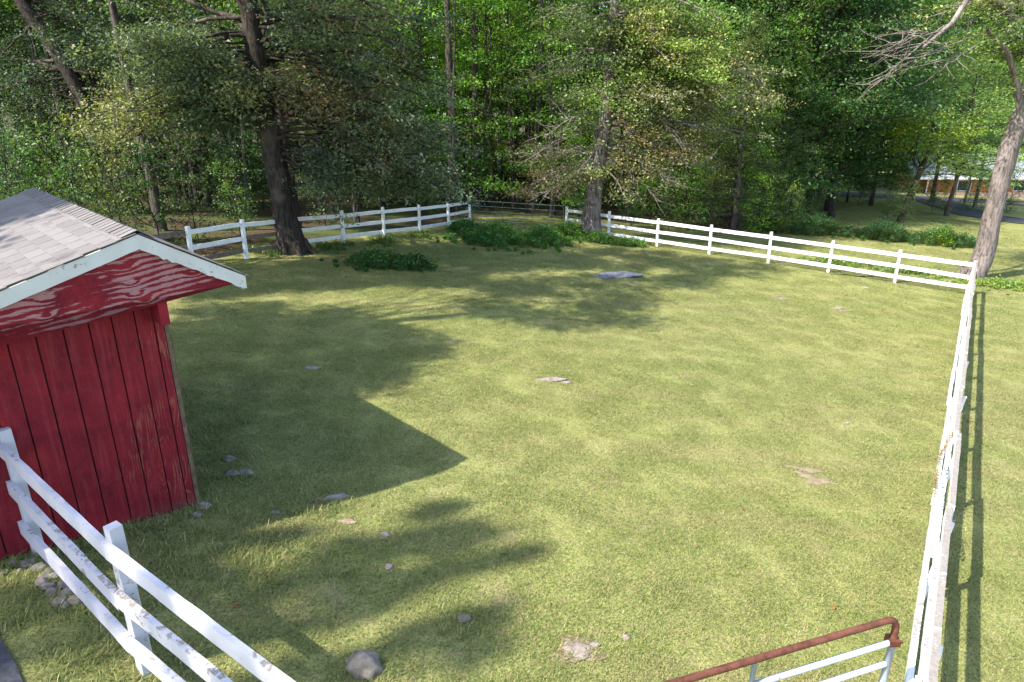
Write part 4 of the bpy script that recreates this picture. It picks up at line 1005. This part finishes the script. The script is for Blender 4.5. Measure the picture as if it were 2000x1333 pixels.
for px, Y, s_, c, lb in ((1838, 53, .8, 'pale', 'grey green bush on the bend of the driveway'), (1865, 56, .7, 'pale', 'low pale bush right of the bend in the driveway'), (1775, 44, .75, 'mid', 'green bush on the lawn under the dark maples'), (1750, 46, .6, 'dark', 'dark bush at the foot of the slanting trunk'), (1910, 57, .7, 'pale', 'pale bush below the right half of the far house'), (1950, 58, .8, 'mid', 'green bush beside the driveway left of the leaning trunk'), (1990, 57, .9, 'dark', 'dark bush at the right edge beyond the leaning trunk'), (1690, 57, .9, 'blue', 'bluish shrub in the shade before the road'), (1650, 60, .8, 'mid', 'leafy shrub by the road left of the bluish one'), (1600, 44, .8, 'dark', 'dark shrub behind the left end of the fern bed'),
                         (1310, 36.5, .8, 'mid', 'shrub pressed against the back fence right of the browning oak'), (1350, 37, .9, 'bright', 'bright shrub behind the back fence before the dull cedar'), (1235, 36.6, .6, 'mid', 'small shrub behind the second bay of the back right fence'), (1395, 37.8, .7, 'olive', 'olive shrub between the dull cedar and the back fence')):
    x = (px-1000)/F_PX*(Y*math.cos(PITCH)+5*math.sin(PITCH)); tree(('small', int(px) % 3), x, Y, vary(GREENS[c]), lb, None, px, s_, 'shrub', 'shrub')
# slanting trunk beside the dark maples
m = MB(); x0 = (1768-1000)/F_PX*(46*math.cos(PITCH)+2); P_ = [(x0, 46, gz(x0, 46)-.3), (x0+.25, 46, gz(x0, 46)+1.2), (x0+.85, 46.2, gz(x0, 46)+3.2), (x0+1.6, 46.5, gz(x0, 46)+6)]
root = thing('leaning_tree', 'dark slanting trunk with a loose yellow green crown on the shaded lawn', 'tree', (x0, 46, gz(x0, 46)))
rr_ = np.random.default_rng(5); m.tube(P_, [.26, .2, .17, .10], 10, False, .04, rr_); C_ = []
for i in range(12):
    a = rr_.random()*6.28; bough(m, rr_, P_[3 if i % 2 else 2], np.array(P_[3])+[2.4*math.cos(a), 1.8*math.sin(a), -.6+1.8*rr_.random()], .05, C_, spray=26)
finish(m, [((.14, .20, .03), C_)], root, 'bark_dark', .16, rr_)
# stump
m = MB(); sx0, sy0 = g2(1622, 432); m.tube([(sx0, sy0, gz(sx0, sy0)-.1), (sx0, sy0, gz(sx0, sy0)+.3), (sx0+.02, sy0, gz(sx0, sy0)+.55)], [.34, .27, .25], 8, True, .06, rr_)
tag(m.build('tree_stump', M['bark_dark'], None, True, origin=(sx0, sy0, gz(sx0, sy0))), 'dark broken stump on the shaded lawn behind the fern bed', 'stump')

# ------------------------------------------------------------------ far house
def far_house():
    Y = 75; A_ = at(1808, 372, Y); B_ = at(2090, 376, Y); L = B_[0]-A_[0]; zb = A_[2]; gh = min(gz(A_[0], Y), zb)
    root = thing('house', 'low house with white metal roof and orange brick wall beyond the road', 'house', (A_[0], Y, gh)); dz = zb-gh
    ze = at(1900, 346, Y)[2]-gh; zr = at(1900, 304, Y+3.6)[2]-gh+.15
    m = MB(); m.box((0, 0, dz-.25), (L, 7, ze+.05)); m.build('wall', M['brick'], root)
    m = MB(); m.box((-.06, -.06, -1.5), (L+.06, 7.06, dz-.25)); m.build('foundation', M['rock_pale'], root)
    for s_, (y0, y1) in enumerate(((-.6, 3.5), (7.6, 3.5))):
        m = MB(); m.prism(((L)/2-.6, y0, ze), (L/2-.6, y1, zr), (L/2+1.1, 0, 0), (0, 0, .05)); m.build('roof_slope', M['roofwhite'], root)
    m = MB(); m.box((-1.7, -.66, ze-.2), (L+.5, -.62, ze+.03)); m.build('gutter', M['white'], root)
    for x0_ in (3.3, 9.4):
        m = MB(); m.box((x0_, -.02, dz-.1), (x0_+1.5, -.004, ze-.35)); f = m.build('window', M['white'], root)
        m = MB(); m.box((x0_+.07, -.03, dz-.03), (x0_+1.43, -.022, ze-.42)); m.build('pane', M['glass'], f)
    m = MB(); m.box((-.02, -.05, dz-.3), (.12, .0, ze-.05)); m.build('corner_trim', M['white'], root)
far_house()

# ------------------------------------------------------------------ trees left of the view whose crowns shade the paddock
def shade_tree(name, label, base, height, spots, rad, seed, col, leaf=.17, bark='bark_dark', per=260):
    """spots: (x, y, radius, height) of leaf masses given by the ground they shade"""
    r = np.random.default_rng(seed); z0 = gz(*base); m = MB(); n = 9; t = np.linspace(0, 1, n)
    P2 = np.column_stack([base[0]+.5*np.sin(t*3), base[1]+.4*np.sin(t*2.3), z0-.3+t*height]); m.tube(P2, rad*(1-.75*t), 12, False, .04, r)
    root = thing(name, label, 'tree', (base[0], base[1], z0)); C = []
    hv = np.array([to_sun[0], to_sun[1]])/to_sun[2]
    for i, (gx, gy, q, h) in enumerate(spots):
        c = np.array([gx+hv[0]*h, gy+hv[1]*h, gz(gx, gy)+h])
        C.append(c+r.normal(size=(int(per*max(.3, q)), 3))*[q*.5, q*.5, .22])
        if i % 9 == 0: s_ = along(P2, c[2]-.35*math.hypot(c[0]-base[0], c[1]-base[1])); bough(m, r, s_, c, .03, None, sub=4, sl=.9)
    finish(m, [(col, C)], root, bark, leaf, r); return root
def inside(poly, n, r):
    """random ground spots under a shadow outlined in the photo"""
    pts = np.array([g2(*p) for p in poly]); lo, hi = pts.min(0), pts.max(0); out = []
    while len(out) < n:
        x, y = lo+(hi-lo)*r.random(2); c = False
        for i in range(len(pts)):
            (x1, y1), (x2, y2) = pts[i], pts[i-1]
            if (y1 > y) != (y2 > y) and x < (x2-x1)*(y-y1)/(y2-y1)+x1: c = not c
        if c: out.append((x, y))
    return out
r = np.random.default_rng(77)
R1 = [(330, 640), (560, 620), (700, 630), (820, 655), (885, 688), (820, 705), (740, 712), (800, 735), (700, 750), (640, 790), (520, 800), (345, 800)]
R2 = [(900, 610), (930, 575), (860, 545), (860, 500), (1100, 495), (1300, 505), (1440, 535), (1400, 560), (1320, 570), (1280, 600), (1230, 640), (1120, 640), (1000, 632)]
R3 = [(345, 545), (480, 522), (700, 500), (880, 500), (880, 555), (700, 560), (560, 565), (400, 585)]
R3b = [(340, 600), (480, 590), (640, 600), (760, 620), (640, 625), (400, 620)]
R4 = [(1150, 485), (1280, 490), (1400, 505), (1560, 530), (1450, 545), (1300, 515), (1150, 500)]
shade_tree('shade_oak', 'spreading oak behind the shed, left of the view, shading the middle of the paddock', (-12.5, 9.5), 15,
           [(x, y, .45+.35*r.random(), 11+3*r.random()) for x, y in inside(R2, 175, r)], .42, 301, G['oakdark'])
shade_tree('shade_oak', 'broad oak left of the view shading the lawn beside the shed', (-17.5, 7.5), 15,
           [(x, y, .4+.3*r.random(), 11+3*r.random()) for x, y in inside(R1, 190, r)]+[(x, y, .4+.3*r.random(), 12+3*r.random()) for x, y in inside(R3b, 14, r)], .42, 302, G['oakdark'])
shade_tree('shade_oak', 'oak outside the back left fence shading the grass by the fence', (-18.5, 15.5), 15,
           [(x, y, .45+.4*r.random(), 11+3*r.random()) for x, y in inside(R3, 160, r)]+[(x, y, .4+.3*r.random(), 12+2*r.random()) for x, y in inside(R4, 60, r)], .40, 303, G['oakdark'])
sp = []
for px, py, q in ((870, 1000, .22), (900, 1030, .2), (760, 1060, .25), (880, 1110, .4), (840, 1150, .3), (970, 1090, .22), (640, 1110, .3), (720, 1180, .3), (900, 1240, .3), (560, 1060, .25), (480, 1060, .25), (940, 1200, .2), (660, 1200, .22), (700, 1130, .25), (840, 1080, .25), (610, 1160, .3), (560, 1130, .2), (800, 1230, .2), (1010, 1100, .15), (930, 1050, .15),
                  (340, 1120, .2), (290, 1200, .2), (150, 1230, .25), (40, 1230, .3), (30, 1180, .3), (100, 1180, .22), (330, 1060, .2)):
    x, y = g2(px, py); sp.append((x, y, q, 16+3*r.random()))
sp = [(x+r.normal()*q*.55, y+r.normal()*q*.55, q*.45, h) for x, y, q, h in sp for _ in range(2)]
for f_ in np.arange(-.1, 1.9, .10):
    p_ = fa+(fb_-fa)*f_+np.array([to_sun[0], to_sun[1]])/to_sun[2]*-(.9+.25*r.normal()); sp.append((p_[0]+r.normal()*.12, p_[1]+r.normal()*.12, .17, 15+4*r.random()))
shade_tree('shade_oak', 'tall oak left of the camera throwing soft dappled shade on the near lawn', (-19, -5), 20, sp, .45, 304, G['oakdark'], per=330)
# shadows on the shed roof
sp = []
for u, v, q in ((-1.3, 3.6, .5), (-.8, 3.9, .4), (-1.8, 3.2, .5), (-.3, 3.6, .3), (-1.2, 2.4, .18), (-1.7, 2.2, .2), (-1.6, 1.3, .2), (-2.1, 1.2, .25), (-1.1, 1.6, .14), (-2.3, 2.6, .3), (-.5, 4.2, .4), (-2.4, .3, .2)):
    p = C0+WD*u+RD*v; hh = 3.0; sp.append((p[0]-to_sun[0]/to_sun[2]*hh, p[1]-to_sun[1]/to_sun[2]*hh, q*1.45, 12+2*r.random()))
shade_tree('shade_oak', 'slim oak left of the shed dappling its roof with shade', (-15, 1.5), 14, sp, .3, 305, G['oakdark'], per=330)
